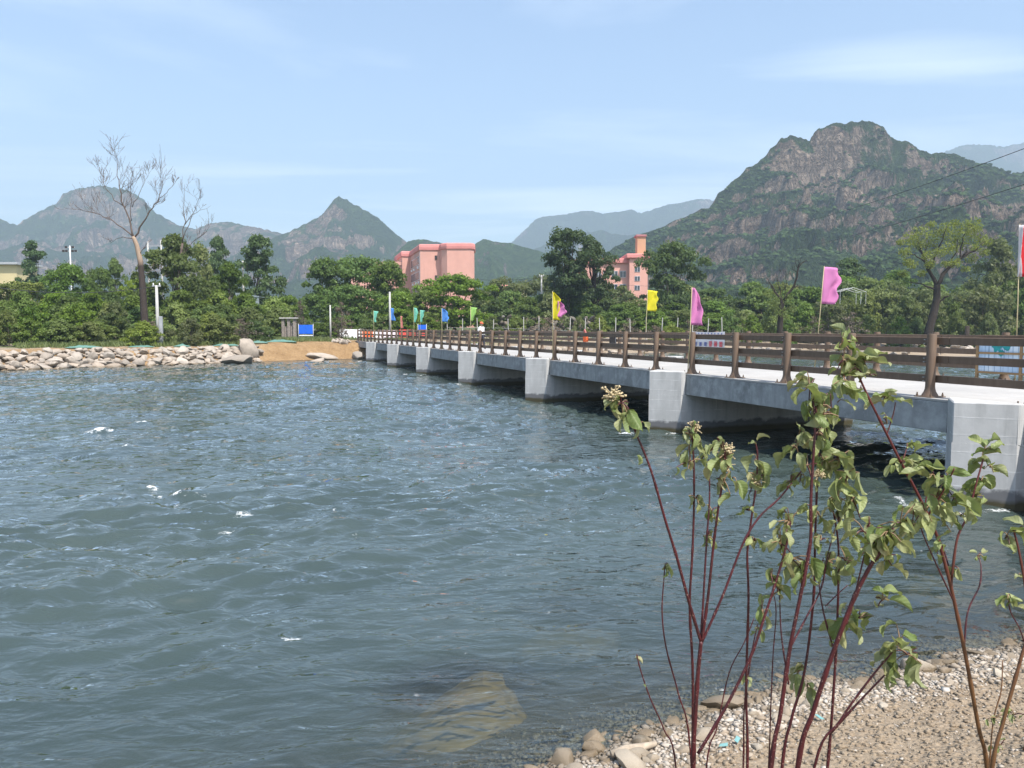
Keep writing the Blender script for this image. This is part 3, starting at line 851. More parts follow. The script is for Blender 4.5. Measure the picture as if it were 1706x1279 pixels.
def disc(cx, cz, r0, wob, seed):
    rr = random.Random(seed); pts = []
    for k in range(22):
        a = 2 * math.pi * k / 22; q = r0 * (1 + wob * rr.uniform(-1, 1)); pts.append((cx + q * math.cos(a), cz + q * math.sin(a)))
    return pts
for cx, cz, rr, sd in ((2.86, .88, .15, 1), (2.62, .90, .13, 2), (2.74, .70, .08, 3)):
    P = disc(cx, cz, rr, .22, sd)
    P = [(y, min(z, zt_ - .06)) for y, z in P]
    obj('printed_emblem', [(-.003 - .001 * sd, y, z) for y, z in P], [tuple(range(len(P)))], M['teal_print'], db)
# orange life vest and dark notice plate on the far rail
t_, _ = rail_t(973, S_FR - .3)
lv = thing('life_vest', 'orange life vest hung on the railing with a pale strap on top', 'life vest', tuple(on_bridge(S_FR - .2, t_)), BR)
for sy in (-1, 1):
    bm = bmesh.new(); bmesh.ops.create_cube(bm, size=1)
    bmesh.ops.subdivide_edges(bm, edges=bm.edges[:], cuts=3, use_grid_fill=True)
    for v in bm.verts:
        p = v.co; f = 1 - .3 * (abs(p.y) * 2) ** 2 - .3 * (abs(p.z) * 2) ** 3
        v.co = Vector((p.x * .15 * f, p.y * .20 + sy * .12 + .02 * math.sin(p.z * 6), p.z * .40 + .78))
    me_ = bpy.data.meshes.new('vest_panel'); bm.to_mesh(me_); bm.free()
    link('vest_panel', me_, M['orange'], lv)
MB().tube([(0, -.12, .95), (-.05, -.08, 1.14), (-.06, 0, 1.22), (-.05, .08, 1.14), (0, .12, .95)], .035, 6).build('strap', M['f_salmon'], lv, True)
t_, _ = rail_t(1018, S_FR - .3)
npl = thing('notice_plate', 'dark brown notice plate with a pale edge fixed to the railing', 'plate', tuple(on_bridge(S_FR - .2, t_ - .35)), BR)
MB().box(-.012, .012, 0, .70, .55, .98, .003).build('plate_board', M['black'], npl)
MB().box(-.016, -.0125, 0.0, .03, .55, .98).build('plate_edge', M['f_white'], npl)

# ------------------------------------------------------------------ person walking on the bridge
def skin_body(name, joints, edges, mat, parent, sub=2):
    me = bpy.data.meshes.new(name)
    keys = list(joints); idx = {k: i for i, k in enumerate(keys)}
    me.from_pydata([joints[k][0] for k in keys], [(idx[a], idx[b]) for a, b in edges], [])
    o = link(name, me, mat, parent)
    md = o.modifiers.new('skin', 'SKIN')
    for i, k in enumerate(keys):
        r_ = joints[k][1]; me.skin_vertices[0].data[i].radius = r_ if isinstance(r_, tuple) else (r_, r_)
    me.skin_vertices[0].data[0].use_root = True
    sb = o.modifiers.new('sub', 'SUBSURF'); sb.levels = sub; sb.render_levels = sub
    return o
t_, Y_ = rail_t(802, 14.6)
pl_ = on_bridge(14.6, t_)
M['skin'] = simple('skin', (.42, .26, .19), .6); M['shirt'] = simple('white_shirt', (.74, .73, .72), .8); M['trousers'] = simple('dark_trousers', (.03, .032, .045), .8)
M['cap'] = simple('red_cap', (.60, .12, .05), .7)
ps = thing('person', 'person in a white shirt, dark trousers and an orange cap walking on the bridge', 'person', tuple(pl_), BR + .3)
m = NT('person_clothes')
z = m.n('SeparateXYZ', {0: m.co}).outputs['Z']
c = m.mix(m.ramp(z, .905, .915), (.03, .032, .045), (.74, .73, .72))
c = m.mix(m.ramp(z, 1.405, 1.412), c, (.42, .26, .19))
M['person'] = m.done(m.pbr(c, .8, None, .2))
J = {'pelvis': ((0, 0, .92), (.15, .11)), 'belly': ((0, 0, 1.08), (.14, .10)), 'chest': ((0, 0, 1.28), (.17, .11)), 'neck': ((0, 0, 1.42), .055), 'jaw': ((0, -.02, 1.50), .07), 'head': ((0, -.01, 1.58), .095), 'crown': ((0, 0, 1.64), .075),
     'shL': ((.17, 0, 1.34), .06), 'elL': ((.23, .06, 1.07), .043), 'wrL': ((.22, -.06, .84), .032), 'haL': ((.21, -.09, .76), .03),
     'shR': ((-.17, 0, 1.34), .06), 'elR': ((-.23, -.04, 1.07), .043), 'wrR': ((-.21, .09, .86), .032), 'haR': ((-.20, .11, .78), .03),
     'hiL': ((.09, 0, .84), .095), 'knL': ((.10, -.14, .47), .062), 'anL': ((.10, -.16, .08), .045), 'toL': ((.10, -.32, .04), .035),
     'hiR': ((-.09, 0, .84), .095), 'knR': ((-.10, .08, .48), .062), 'anR': ((-.10, .26, .10), .045), 'toR': ((-.10, .12, .04), .035)}
skin_body('body', J, [('pelvis', 'belly'), ('belly', 'chest'), ('chest', 'neck'), ('neck', 'jaw'), ('jaw', 'head'), ('head', 'crown'), ('chest', 'shL'), ('shL', 'elL'), ('elL', 'wrL'), ('wrL', 'haL'),
     ('chest', 'shR'), ('shR', 'elR'), ('elR', 'wrR'), ('wrR', 'haR'), ('pelvis', 'hiL'), ('hiL', 'knL'), ('knL', 'anL'), ('anL', 'toL'), ('pelvis', 'hiR'), ('hiR', 'knR'), ('knR', 'anR'), ('anR', 'toR')], M['person'], ps)
cp = MB().lathe([(.108, 1.585), (.108, 1.62), (.09, 1.675), (.05, 1.705), (.01, 1.712)], 14)
cp.add([(-.07, -.10, 1.60), (.07, -.10, 1.60), (.06, -.19, 1.585), (-.06, -.19, 1.585), (-.07, -.10, 1.612), (.07, -.10, 1.612), (.06, -.19, 1.597), (-.06, -.19, 1.597)],
       [(3, 2, 1, 0), (4, 5, 6, 7), (0, 1, 5, 4), (1, 2, 6, 5), (2, 3, 7, 6), (3, 0, 4, 7)])
cp.build('cap', M['cap'], ps, True)

# ------------------------------------------------------------------ far bank: stones
def stone_mesh(seed, sub=2, flat=.75, jag=.25):
    r_ = np.random.default_rng(seed)
    bm = bmesh.new(); bmesh.ops.create_icosphere(bm, subdivisions=sub, radius=1)
    # flattened by random cuts so the stone has facets
    for v in bm.verts: v.co *= 1.25
    for k in range(9):
        n_ = Vector(r_.normal(0, 1, 3)).normalized(); d_ = r_.uniform(.62, .95)
        for v in bm.verts:
            e = v.co.dot(n_) - d_
            if e > 0: v.co -= n_ * e * .92
    for v in bm.verts:
        v.co += v.co * float(jag * .3 * pnoise(v.co.x * 1.7 + seed, v.co.y * 1.7 + v.co.z * 1.3, seed)); v.co.z *= flat
    me_ = bpy.data.meshes.new('stone'); bm.to_mesh(me_); bm.free()
    me_.polygons.foreach_set('use_smooth', np.ones(len(me_.polygons), bool))
    try: me_.set_sharp_from_angle(angle=R(38))
    except Exception: pass
    return me_
def mat_stone(name, tint, dark=.55, sc=3):
    m = NT(name)
    r0 = m.rnd()
    base = m.mix(r0, tuple(x * .72 for x in tint), tuple(min(1, x * 1.25) for x in tint))
    warm = m.n('Math', {0: m.math('MULTIPLY', r0, 7.31)}, operation='FRACT').outputs[0]
    base = m.mix(m.math('MULTIPLY', warm, .45), base, (.34, .25, .17))
    n1 = m.noise(sc, 6, .65); n2 = m.noise(sc * 9, 5, .7)
    c = m.mix(m.math('MULTIPLY', m.ramp(n1, .45, .75), .6), base, tuple(x * dark for x in tint))
    c = m.mix(m.math('MULTIPLY', m.ramp(n2, .55, .75), .35), c, tuple(min(1, x * 1.5) for x in tint))
    z = m.n('SeparateXYZ', {0: m.pos()}).outputs['Z']
    wet = m.ramp(m.math('ADD', z, m.math('MULTIPLY', m.math('SUBTRACT', n1, .5), .06)), .15, .05)
    c = m.mix(m.math('MULTIPLY', wet, .72), c, (.115, .078, .036))
    return m.done(m.pbr(c, m.ramp(wet, 0, 1, .85, .28), m.bump(m.math('ADD', n1, m.math('MULTIPLY', n2, .4)), .6, .05 / sc * 2), .3))
M['stone'] = mat_stone('riprap_stone', (.34, .298, .25), .5, 2.2)
M['pebble'] = mat_stone('shore_pebble', (.36, .315, .25), .55, 14)
SM = [stone_mesh(100 + i, 2) for i in range(10)]
for me_ in SM: me_.materials.append(M['stone'])
rp = thing('stone_embankment', 'embankment of piled pale boulders along the far waterline', 'embankment')
r = random.Random(11)
cnt = 0
def bank_pt(s, u, z):
    t_ = float(far_t(np.array(s))); x, y = ST(s, t_ + u); return Vector((x, y, z))
rows = [(-.12, .00, .42), (.20, .26, .40), (.52, .52, .40), (.86, .78, .38), (1.20, 1.02, .37), (1.65, 1.24, .36)]
for ri, (u, z, sz) in enumerate(rows):
    s = -19.0 + ri * .3
    while s < 2.4 and cnt < 298:
        k = r.choice((.45, .55, .65, .75, .85, .95, 1.05, 1.35))
        w = sz * k
        o = link('stone', SM[r.randrange(10)], None, rp, bank_pt(s, u + r.uniform(-.15, .15), z + r.uniform(-.10, .10)), (r.uniform(-.4, .4), r.uniform(-.4, .4), r.uniform(0, 6.28)))
        o.scale = (w * r.uniform(1.0, 1.45), w * r.uniform(.8, 1.0), w * r.uniform(.62, .95))
        cnt += 1
        s += w * r.uniform(1.15, 1.6)
bl = [(412, 583, 69.5, 1.0, .95, 1.15, 'large angular boulder standing at the end of the stone embankment'),
      (400, 601, 66.0, 1.3, .8, .45, 'flat grey slab lying at the waterline below the large boulder'),
      (540, 596, 74.5, 1.75, 1.0, .42, 'long flat pale rock at the foot of the orange earth bank'),
      (527, 603, 69.0, 1.35, .7, .26, 'low rounded rock sitting in the water beside the flat pale rock'),
      (596, 593, 75.4, .7, .5, .42, 'brown rock where the earth bank meets the bridge')]
for px, py, Y, a, b_, c_, lab in bl:
    p = at(px, py, Y)
    o = link('boulder', stone_mesh(int(px), 3, 1.0, .3), M['stone'], None, p, (.1, .1, px * .7)); o.scale = (a, b_, c_); tag(o, lab, 'rock', 'rocks at the far waterline')
# heap of rubble on the earth bank
hp = thing('rubble_heap', 'small heap of pale rubble spilled on the orange earth bank', 'rubble')
for k in range(46):
    px, py = 566 + r.gauss(0, 7), 581 + r.gauss(0, 5)
    q = at(px, py, 77.3 + (590 - py) * .10); q.z = gz(q.x, q.y) + .08
    o = link('stone', SM[k % 10], None, hp, q, (r.random() * 3, r.random() * 3, r.random() * 3)); w = r.uniform(.10, .26); o.scale = (w * 1.3, w, w * .8)

# ------------------------------------------------------------------ near shore: stones, gravel, drift wood
PM = [stone_mesh(300 + i, 2, .62, .3) for i in range(9)]
for me_ in PM: me_.materials.append(M['pebble'])
shore = thing('pebble_shore', 'strip of pale pebbles between the bare soil and the water', 'pebbles')
r = random.Random(5)
nst = 0
while nst < 300:
    s = r.uniform(1.6, 9.2); d = r.gauss(.14, .30)
    if d > .95 or d < -.7: continue
    big = r.random() < .11
    w = (r.uniform(.055, .12) if big else r.uniform(.022, .055)) * (1.0 if d < .5 else .7)
    t_ = float(near_t(s)) - d
    x, y = ST(s, t_)
    z = float(ground_z(np.array([x]), np.array([y]))[0])
    o = link('stone', PM[r.randrange(9)], None, g if False else shore, (x, y, z + w * .18), (r.uniform(-.3, .3), r.uniform(-.3, .3), r.uniform(0, 6.28)))
    o.scale = (w * r.uniform(1, 1.5), w * r.uniform(.75, 1.1), w * r.uniform(.7, 1.1)); nst += 1
# gravel: too many to count
def gravel(n, seed):
    q = np.random.default_rng(seed)
    s = q.uniform(.5, 10.5, n); d = np.where(q.random(n) < .84, q.normal(.10, .34, n), q.uniform(-.3, 2.8, n))
    t_ = near_t(s) - d; x, y = ST(s, t_); z = ground_z(x, y)
    w = q.uniform(.005, .017, n) * np.where(d > .7, .65, 1.15) * (1 + (q.random(n) > .93) * .8)
    base = np.array([(1, 0, 0), (0, 1, 0), (-1, 0, 0), (0, -1, 0), (0, 0, 1), (.7, .7, .5), (-.7, .6, .45), (-.6, -.7, .5), (.65, -.6, .55), (0, 0, -1)], float)
    sc = np.stack([w * q.uniform(.9, 1.6, n), w * q.uniform(.7, 1.1, n), w * q.uniform(.5, .8, n)], 1)
    a = q.uniform(0, 6.28, n)
    P = base[None] * (1 + q.normal(0, .16, (n, 10, 1))) * sc[:, None]
    X = P[..., 0] * np.cos(a)[:, None] - P[..., 1] * np.sin(a)[:, None]; Y = P[..., 0] * np.sin(a)[:, None] + P[..., 1] * np.cos(a)[:, None]
    P = np.stack([X, Y, P[..., 2]], 2) + np.stack([x, y, z + w * .15], 1)[:, None]
    tri = np.array([(0, 5, 8), (0, 1, 5), (1, 6, 5), (1, 2, 6), (2, 7, 6), (2, 3, 7), (3, 8, 7), (3, 0, 8), (4, 5, 6), (4, 6, 7), (4, 7, 8), (4, 8, 5), (9, 1, 0), (9, 2, 1), (9, 3, 2), (9, 0, 3)])
    F = (np.arange(n)[:, None, None] * 10 + tri[None]).reshape(-1, 3)
    return make_mesh('gravel', P.reshape(-1, 3), F, True)
m = NT('gravel_chips')
i0 = m.island()
c = m.mix(i0, (.20, .165, .125), (.50, .46, .40))
i1 = m.n('Math', {0: m.math('MULTIPLY', i0, 9.7)}, operation='FRACT').outputs[0]
c = m.mix(m.math('MULTIPLY', i1, .5), c, (.30, .22, .14))
z = m.n('SeparateXYZ', {0: m.pos()}).outputs['Z']
c = m.mix(m.ramp(z, .06, .01, 0, .7), c, (.07, .052, .03))
M['gravel'] = m.done(m.pbr(c, .75, m.bump(m.noise(60, 3), .4, .004), .3))
def clods(n, seed):
    q = np.random.default_rng(seed)
    s = q.uniform(2.2, 10, n); d = q.uniform(.55, 3.3, n); t_ = near_t(s) - d; x, y = ST(s, t_); z = ground_z(x, y)
    w = .006 + .020 * q.random(n) ** 2.2
    base = np.array([(1, 0, 0), (0, 1, 0), (-1, 0, 0), (0, -1, 0), (0, 0, 1), (.7, .7, .5), (-.7, .6, .45), (-.6, -.7, .5), (.65, -.6, .55)], float)
    P = base[None] * (1 + q.normal(0, .25, (n, 9, 1))) * np.stack([w * q.uniform(.9, 1.5, n), w, w * q.uniform(.5, .9, n)], 1)[:, None] + np.stack([x, y, z], 1)[:, None]
    tri = np.array([(0, 5, 8), (0, 1, 5), (1, 6, 5), (1, 2, 6), (2, 7, 6), (2, 3, 7), (3, 8, 7), (3, 0, 8), (4, 5, 6), (4, 6, 7), (4, 7, 8), (4, 8, 5)])
    return make_mesh('soil_clods', P.reshape(-1, 3), (np.arange(n)[:, None, None] * 9 + tri[None]).reshape(-1, 3), False)
co_ = link('soil_clods', clods(14000, 8), None); co_.data.materials.append(M['ground']); tag(co_, 'crumbly brown soil clods on the bare bank', 'soil', kind='stuff')
go = link('gravel', gravel(30000, 3), M['gravel']); tag(go, 'loose gravel chips scattered over the near shore', 'gravel', kind='stuff')
q = at(1055, 1262, 5.15); q.z = gz(q.x, q.y) + .03
dw = MB().tube([(-.16, -.05, 0), (-.05, -.01, .01), (.06, .02, .008), (.17, .06, .015)], [.026, .034, .030, .018], 8).build('driftwood', simple('driftwood', (.34, .28, .21), .85, .25, 20), None, True, q)
tag(dw, 'short bleached stick of driftwood among the pebbles', 'driftwood')
for px, py, Y, a, b_, c_, rz, lab in ((765, 1145, 6.3, .72, .50, .22, .5, 'broad ochre rock just under the surface close to the shore'), (945, 1022, 8.0, .50, .38, .25, .2, 'faint brown rock sunk deeper under the water'), (1545, 945, 9.6, .40, .30, .25, .3, 'brown rock under the water between the shrub and the nearest pier')):
    p = at(px, py, Y); k = CAMZ / (CAMZ - p.z); p = Vector((p.x * k, p.y * k, 0))
    o = link('submerged_rock', stone_mesh(int(px) + 5, 3, 1, .35), simple('algae_rock_%d' % px, (.19, .125, .04), .6, .35, 5), None, (p.x, p.y, -c_ * 1.0 + (-.13 if px == 765 else -.14)), (.06, -.1, rz)); o.scale = (a, b_, c_); tag(o, lab, 'rock')
M['teal_bit'] = simple('teal_scrap', (.16, .32, .31), .6)
for k, (px, py) in enumerate(((1205, 1250), (1228, 1241), (1365, 1203))):
    p = at(px, py, 5.2)
    kk = 1.0
    for it in range(6):
        kk = (CAMZ - gz(p.x * kk, p.y * kk)) / (CAMZ - p.z)
    x, y = p.x * kk, p.y * kk
    V = [(random.uniform(-.05, .05), random.uniform(-.03, .03), random.uniform(0.0, .02)) for _ in range(3)]
    V = [(-.035, -.010, .002), (.025, -.018, .010), (.034, .012, .016), (-.018, .016, .005)]
    o = obj('plastic_scrap', V + [(a, b, c + .004) for a, b, c in V], [(3, 2, 1, 0), (4, 5, 6, 7), (0, 1, 5, 4), (1, 2, 6, 5), (2, 3, 7, 6), (3, 0, 4, 7)], M['teal_bit'], None, False, (x, y, gz(x, y) + .03), (0, 0, k * 1.1))
    tag(o, 'scrap of pale teal plastic among the shore pebbles', 'scrap', 'teal scraps on the shore')

# ------------------------------------------------------------------ trees and bushes
def crown_points(r_, n, shape):
    """clump centres inside a crown of unit height (0..1) and unit radius"""
    out = []
    while len(out) < n:
        a = r_.uniform(0, 2 * math.pi); z = r_.uniform(0, 1); q = math.sqrt(r_.uniform(.12, 1))
        R_ = shape(z) * (1 + .22 * math.sin(3 * a + n) + .12 * math.sin(5 * a + 2 * n))
        out.append((R_ * q * math.cos(a), R_ * q * math.sin(a), z))
    return np.array(out)
SH_ROUND = lambda z: math.sqrt(max(0, 1 - (2 * z - 1) ** 2)) ** .8
SH_EGG = lambda z: (math.sin(math.pi * min(1, z ** .75 * .96 + .04))) ** .7
SH_DOME = lambda z: max(.05, (1 - z ** 2.2)) ** .6
SH_COL = lambda z: (.35 + .65 * math.sin(math.pi * min(1, .12 + z * .86))) * (1.05 - .35 * z)
SH_FAN = lambda z: .25 + .85 * z ** .7 * math.sqrt(max(0, 1.02 - z ** 3))
def gen_tree(seed, H, Rr, z0, shape, nclump, nleaf, leaf, clump=.26, trunk_r=.2, lean=.05, flat=.75, limbs=14, sides=7):
    """trunk mesh + crown mesh in metres; crown between z0 and H, radius Rr"""
    q = np.random.default_rng(seed); r_ = random.Random(seed)
    c = crown_points(r_, nclump, shape)
    hc = H - z0
    cc = np.stack([c[:, 0] * Rr, c[:, 1] * Rr, z0 + c[:, 2] * hc * .94], 1)
    lx, ly = r_.uniform(-lean, lean) * H, r_.uniform(-lean, lean) * H
    cc[:, 0] += lx * cc[:, 2] / H; cc[:, 1] += ly * cc[:, 2] / H
    rc = clump * min(Rr, hc * .6) * (.6 + .8 * q.random(nclump))
    idx = q.integers(0, nclump, nleaf)
    d = q.normal(0, 1, (nleaf, 3)); d /= np.linalg.norm(d, axis=1)[:, None]
    d[:, 2] = np.where(d[:, 2] < -.35, -d[:, 2] * .6, d[:, 2])
    rad = (.45 + .62 * q.random(nleaf) ** .6)
    P = cc[idx] + d * (rc[idx] * rad)[:, None] * np.array([1, 1, flat])
    P += q.normal(0, .05 * Rr, (nleaf, 3)) * (q.random(nleaf) < .12)[:, None]
    nrm = d * .8 + q.normal(0, .55, (nleaf, 3)) + np.array([0, 0, .35]); nrm /= np.linalg.norm(nrm, axis=1)[:, None]
    u = np.cross(nrm, q.normal(0, 1, (nleaf, 3))); u /= np.linalg.norm(u, axis=1)[:, None] + 1e-9
    v = np.cross(nrm, u)
    sz = leaf * (.55 + .9 * q.random(nleaf))[:, None]
    P[:, 2] = np.maximum(P[:, 2], .12)
    crown = quads_mesh('crown', P, u * sz, v * sz * .62)
    b = MB()
    zt = z0 + hc * .55
    path = [(0, 0, -.4), (lx * .1, ly * .1, z0 * .5), (lx * z0 / H, ly * z0 / H, z0), (lx * .7 + r_.uniform(-.1, .1) * Rr, ly * .7, zt)]
    b.tube(path, [trunk_r * 1.25, trunk_r, trunk_r * .8, trunk_r * .35], sides)
    for k in range(min(limbs, nclump)):
        e = Vector(cc[k]); f = r_.uniform(.55, 1.0)
        st = Vector((lx * z0 / H, ly * z0 / H, z0 * f + (zt - z0) * r_.random() * .6))
        mid = st.lerp(e, .5) + Vector((r_.uniform(-.1, .1) * Rr, r_.uniform(-.1, .1) * Rr, -.05 * hc))
        b.tube([st, mid, e], [trunk_r * .42, trunk_r * .26, trunk_r * .08], 5, False)
    return b.mesh('trunk', True), crown
# prototypes: (trunk mesh, crown mesh, height, radius)
PT = {}
def proto(key, seed, H, Rr, z0, shape, nc, nl, leaf, leafm, barkm='bark_grey', **kw):
    t_, c_ = gen_tree(seed, H, Rr, z0, shape, nc, nl, leaf, **kw)
    t_.materials.append(M[barkm]); c_.materials.append(M[leafm])
    PT[key] = (t_, c_, H, Rr)
proto('walnut', 1, 10, 5.0, 1.6, SH_DOME, 90, 15000, .20, 'leaf_mid', trunk_r=.28, clump=.20)
proto('walnut2', 2, 10, 4.6, 1.4, SH_ROUND, 80, 14000, .20, 'leaf_mid', trunk_r=.28, clump=.22)
proto('ash', 3, 11, 4.2, 2.0, SH_EGG, 80, 14000, .19, 'leaf_mid', trunk_r=.24, clump=.22)
proto('dark_elm', 4, 13, 4.2, 4.2, SH_FAN, 95, 13000, .17, 'leaf_dark', 'bark_dark', trunk_r=.26, clump=.20, limbs=40)
proto('dark_elm2', 5, 12, 4.0, 4.6, SH_EGG, 85, 12000, .17, 'leaf_dark', 'bark_dark', trunk_r=.26, clump=.20, limbs=36)
proto('dark_round', 6, 12, 4.2, 2.0, SH_EGG, 80, 14000, .19, 'leaf_dark', 'bark_dark', trunk_r=.25, clump=.21)
proto('column', 7, 13, 3.2, .8, SH_COL, 80, 13000, .18, 'leaf_dark', 'bark_dark', trunk_r=.22, clump=.24)
proto('light', 8, 8, 3.2, 1.2, SH_ROUND, 70, 9000, .17, 'leaf_light', trunk_r=.16, clump=.22)
proto('willowy', 9, 9, 3.6, 1.0, SH_EGG, 80, 11000, .17, 'leaf_olive', trunk_r=.18, clump=.22, flat=1.1)
proto('bush', 10, 3.2, 2.0, .15, SH_DOME, 46, 6500, .11, 'leaf_mid', trunk_r=.05, clump=.26, limbs=26)
proto('bush2', 11, 3.0, 1.9, .1, SH_EGG, 44, 6000, .10, 'leaf_olive', trunk_r=.045, clump=.25, limbs=30, flat=1.1)
proto('bush3', 12, 3.4, 2.1, .2, SH_DOME, 46, 6500, .11, 'leaf_light', trunk_r=.05, clump=.24, limbs=26)
proto('twiggy', 13, 3.4, 1.6, .3, SH_EGG, 40, 1500, .07, 'leaf_dry', trunk_r=.05, clump=.28, limbs=40)
proto('orchard', 14, 5.2, 2.9, .6, SH_DOME, 60, 8500, .15, 'leaf_mid', trunk_r=.12, clump=.23)
proto('orchard2', 15, 5.2, 2.8, .4, SH_ROUND, 60, 8000, .15, 'leaf_olive', trunk_r=.12, clump=.24)
tree_rng = random.Random(77)
def plant(key, x, y, z, H, Rr, name, label, cat, group=None):
    t_, c_, h0, r0 = PT[key]
    o = thing(name, label, cat, (x, y, z - .05), tree_rng.uniform(0, 6.28), group)
    kx = Rr / r0; kz = H / h0
    o.scale = (kx, kx, kz)
    link('trunk', t_, None, o); link('crown', c_, None, o)
    return o
def tree_at(key, px, top, hw, Y, label, name='tree', cat='tree', group=None):
    p = at(px, top, Y); z = gz(p.x, p.y)
    return plant(key, p.x, p.y, z, p.z - z, hw * Y / 1282, name, label, cat, group)
# single trees that can be told apart
for a in (('column', 58, 397, 29, 150, 'dark columnar tree beside the cream building', 'poplar_tree'),
          ('ash', 290, 391, 56, 88, 'tall dense green tree right behind the slim roadside pole', 'leafy_tree'),
          ('dark_round', 365, 392, 27, 135, 'dark narrow tree standing between two bigger crowns', 'leafy_tree'),
          ('dark_round', 424, 390, 44, 124, 'large dark round tree on the left bank above the grey shed', 'leafy_tree'),
          ('ash', 380, 436, 32, 98, 'mid green tree in front of the large dark round tree', 'leafy_tree'),
          ('willowy', 332, 410, 32, 105, 'olive green tree behind the second dead tree', 'leafy_tree'),
          ('walnut', 108, 441, 48, 100, 'broad green tree below the floodlight mast', 'leafy_tree'),
          ('walnut2', 160, 446, 26, 112, 'smaller green tree to the right of the floodlight mast', 'leafy_tree'),
          ('ash', 190, 430, 20, 118, 'slender tree close to the big dead trunk', 'leafy_tree'),
          ('light', 45, 468, 36, 92, 'pale green tree in front of the cream building', 'leafy_tree'),
          ('light', 8, 470, 34, 84, 'pale green tree under the black cable', 'leafy_tree'),
          ('light', 222, 462, 26, 98, 'yellow green tree behind the big dead trunk', 'leafy_tree'),
          ('walnut', 548, 432, 55, 118, 'broad walnut tree over the blue notice board', 'walnut_tree'),
          ('walnut2', 605, 427, 58, 124, 'tallest walnut tree of the clump before the pink building', 'walnut_tree'),
          ('walnut', 655, 437, 46, 116, 'walnut tree overlapping the corner of the pink building', 'walnut_tree'),
          ('walnut2', 580, 474, 50, 106, 'low walnut tree hanging over the concrete ramp', 'walnut_tree'),
          ('walnut', 660, 486, 44, 104, 'low walnut tree behind the thin concrete pole', 'walnut_tree'),
          ('walnut2', 757, 456, 60, 112, 'round walnut tree below the flat end wall of the pink building', 'walnut_tree'),
          ('walnut', 712, 484, 36, 108, 'small walnut tree between two larger walnut crowns', 'walnut_tree'),
          ('dark_elm', 948, 381, 50, 128, 'tall dark fan shaped tree left of its twin', 'elm_tree'),
          ('dark_elm2', 992, 399, 38, 126, 'dark tree covering the left part of the tower building', 'elm_tree'),
          ('walnut2', 1120, 402, 52, 142, 'large round bright green tree right of the pink tower', 'leafy_tree'),
          ('willowy', 1668, 402, 46, 135, 'pale olive tree behind the dark leaning willow', 'leafy_tree'),
          ('willowy', 1730, 428, 50, 130, 'olive green tree behind the red flag', 'leafy_tree'),
          ('orchard2', 1640, 478, 42, 112, 'light green bushy tree with a broken stub at its foot', 'leafy_tree'),
          ('dark_round', 1418, 428, 42, 165, 'dark tree at the mountain foot above the white tube frame', 'leafy_tree'),
          ('walnut', 1500, 452, 40, 155, 'green tree at the mountain foot left of the willow', 'leafy_tree')):
    key, px, top, hw, Y, lab, nm = a
    tree_at(key, px, top, hw, Y, lab, nm)
# thickets
def thicket(n, px0, px1, topf, hwr, Yf, keys, name, label, cat, group, seed):
    q = random.Random(seed)
    for i in range(n):
        px = px0 + (px1 - px0) * (i + q.uniform(.1, .9)) / n
        Y = Yf(px) + q.uniform(-3, 3)
        key = keys[q.randrange(len(keys))]
        look = {'bush': 'dense mid green ', 'bush2': 'feathery olive green ', 'bush3': 'pale yellowish green ', 'twiggy': 'dry brown twiggy ', 'orchard': 'rounded mid green ', 'orchard2': 'greyish olive ', 'walnut': 'large broad '}[key]
        tree_at(key, px, topf(px) + q.uniform(-9, 9), q.uniform(*hwr), Y, look + label, name, cat, group)
def bankY(px):   # distance of the far waterline along a sight line
    k = (px - 853) / 1282
    Y = 60.
    for _ in range(30):
        s = k * Y * NB[0] + Y * NB[1]; t_ = k * Y * DB[0] + Y * DB[1]
        Y += (float(far_t(np.array(s))) - t_) * .7
    return Y
thicket(16, -30, 448, lambda p: 528, (24, 34), lambda p: bankY(p) + 7.5, ['bush', 'bush2', 'bush3', 'bush3', 'twiggy'], 'bush', 'leafy bush growing just behind the stone embankment', 'bush', 'bushes behind the embankment', 1)
thicket(14, -30, 465, lambda p: 508, (26, 38), lambda p: bankY(p) + 13, ['bush', 'bush2', 'bush3', 'bush'], 'bush', 'taller bush in the thicket behind the embankment bushes', 'bush', 'second row of bushes behind the embankment', 2)
thicket(12, -40, 520, lambda p: 488, (28, 40), lambda p: bankY(p) + 21, ['orchard', 'orchard2', 'bush3', 'orchard'], 'small_tree', 'small tree below the large trees on the left bank', 'tree', 'small trees on the left bank', 3)
thicket(8, 470, 720, lambda p: 522, (20, 30), lambda p: 100, ['orchard', 'bush', 'orchard'], 'bush', 'dark bush at the foot of the walnut trees', 'bush', 'bushes under the walnut trees', 4)
def tl(p): return float(np.interp(p, [780, 830, 900, 1000, 1060, 1180, 1260, 1330, 1420, 1500, 1600, 1706, 1800], [482, 472, 468, 474, 478, 484, 478, 470, 462, 468, 470, 455, 450]))
thicket(20, 780, 1780, tl, (36, 50), lambda p: 148, ['orchard', 'orchard2', 'walnut', 'orchard'], 'orchard_tree', 'orchard tree in the green belt at the foot of the mountain', 'tree', 'orchard trees at the mountain foot', 5)
thicket(22, 800, 1790, lambda p: tl(p) + 16, (32, 44), lambda p: 134, ['orchard', 'orchard2', 'orchard'], 'orchard_tree', 'orchard tree in the middle of the green belt', 'tree', 'orchard trees in the green belt', 6)
thicket(22, 815, 1790, lambda p: tl(p) + 34, (26, 38), lambda p: 121 if p < 1250 else 118, ['bush', 'orchard', 'orchard2', 'bush2'], 'bush', 'bush along the front of the orchard belt', 'bush', 'bushes in front of the orchard', 7)
thicket(13, 1200, 1790, lambda p: 526, (18, 26), lambda p: 110, ['bush2', 'bush', 'twiggy', 'bush3'], 'bush', 'low bush beside the reed fences on the gravel flat', 'bush', 'low bushes on the gravel flat', 8)
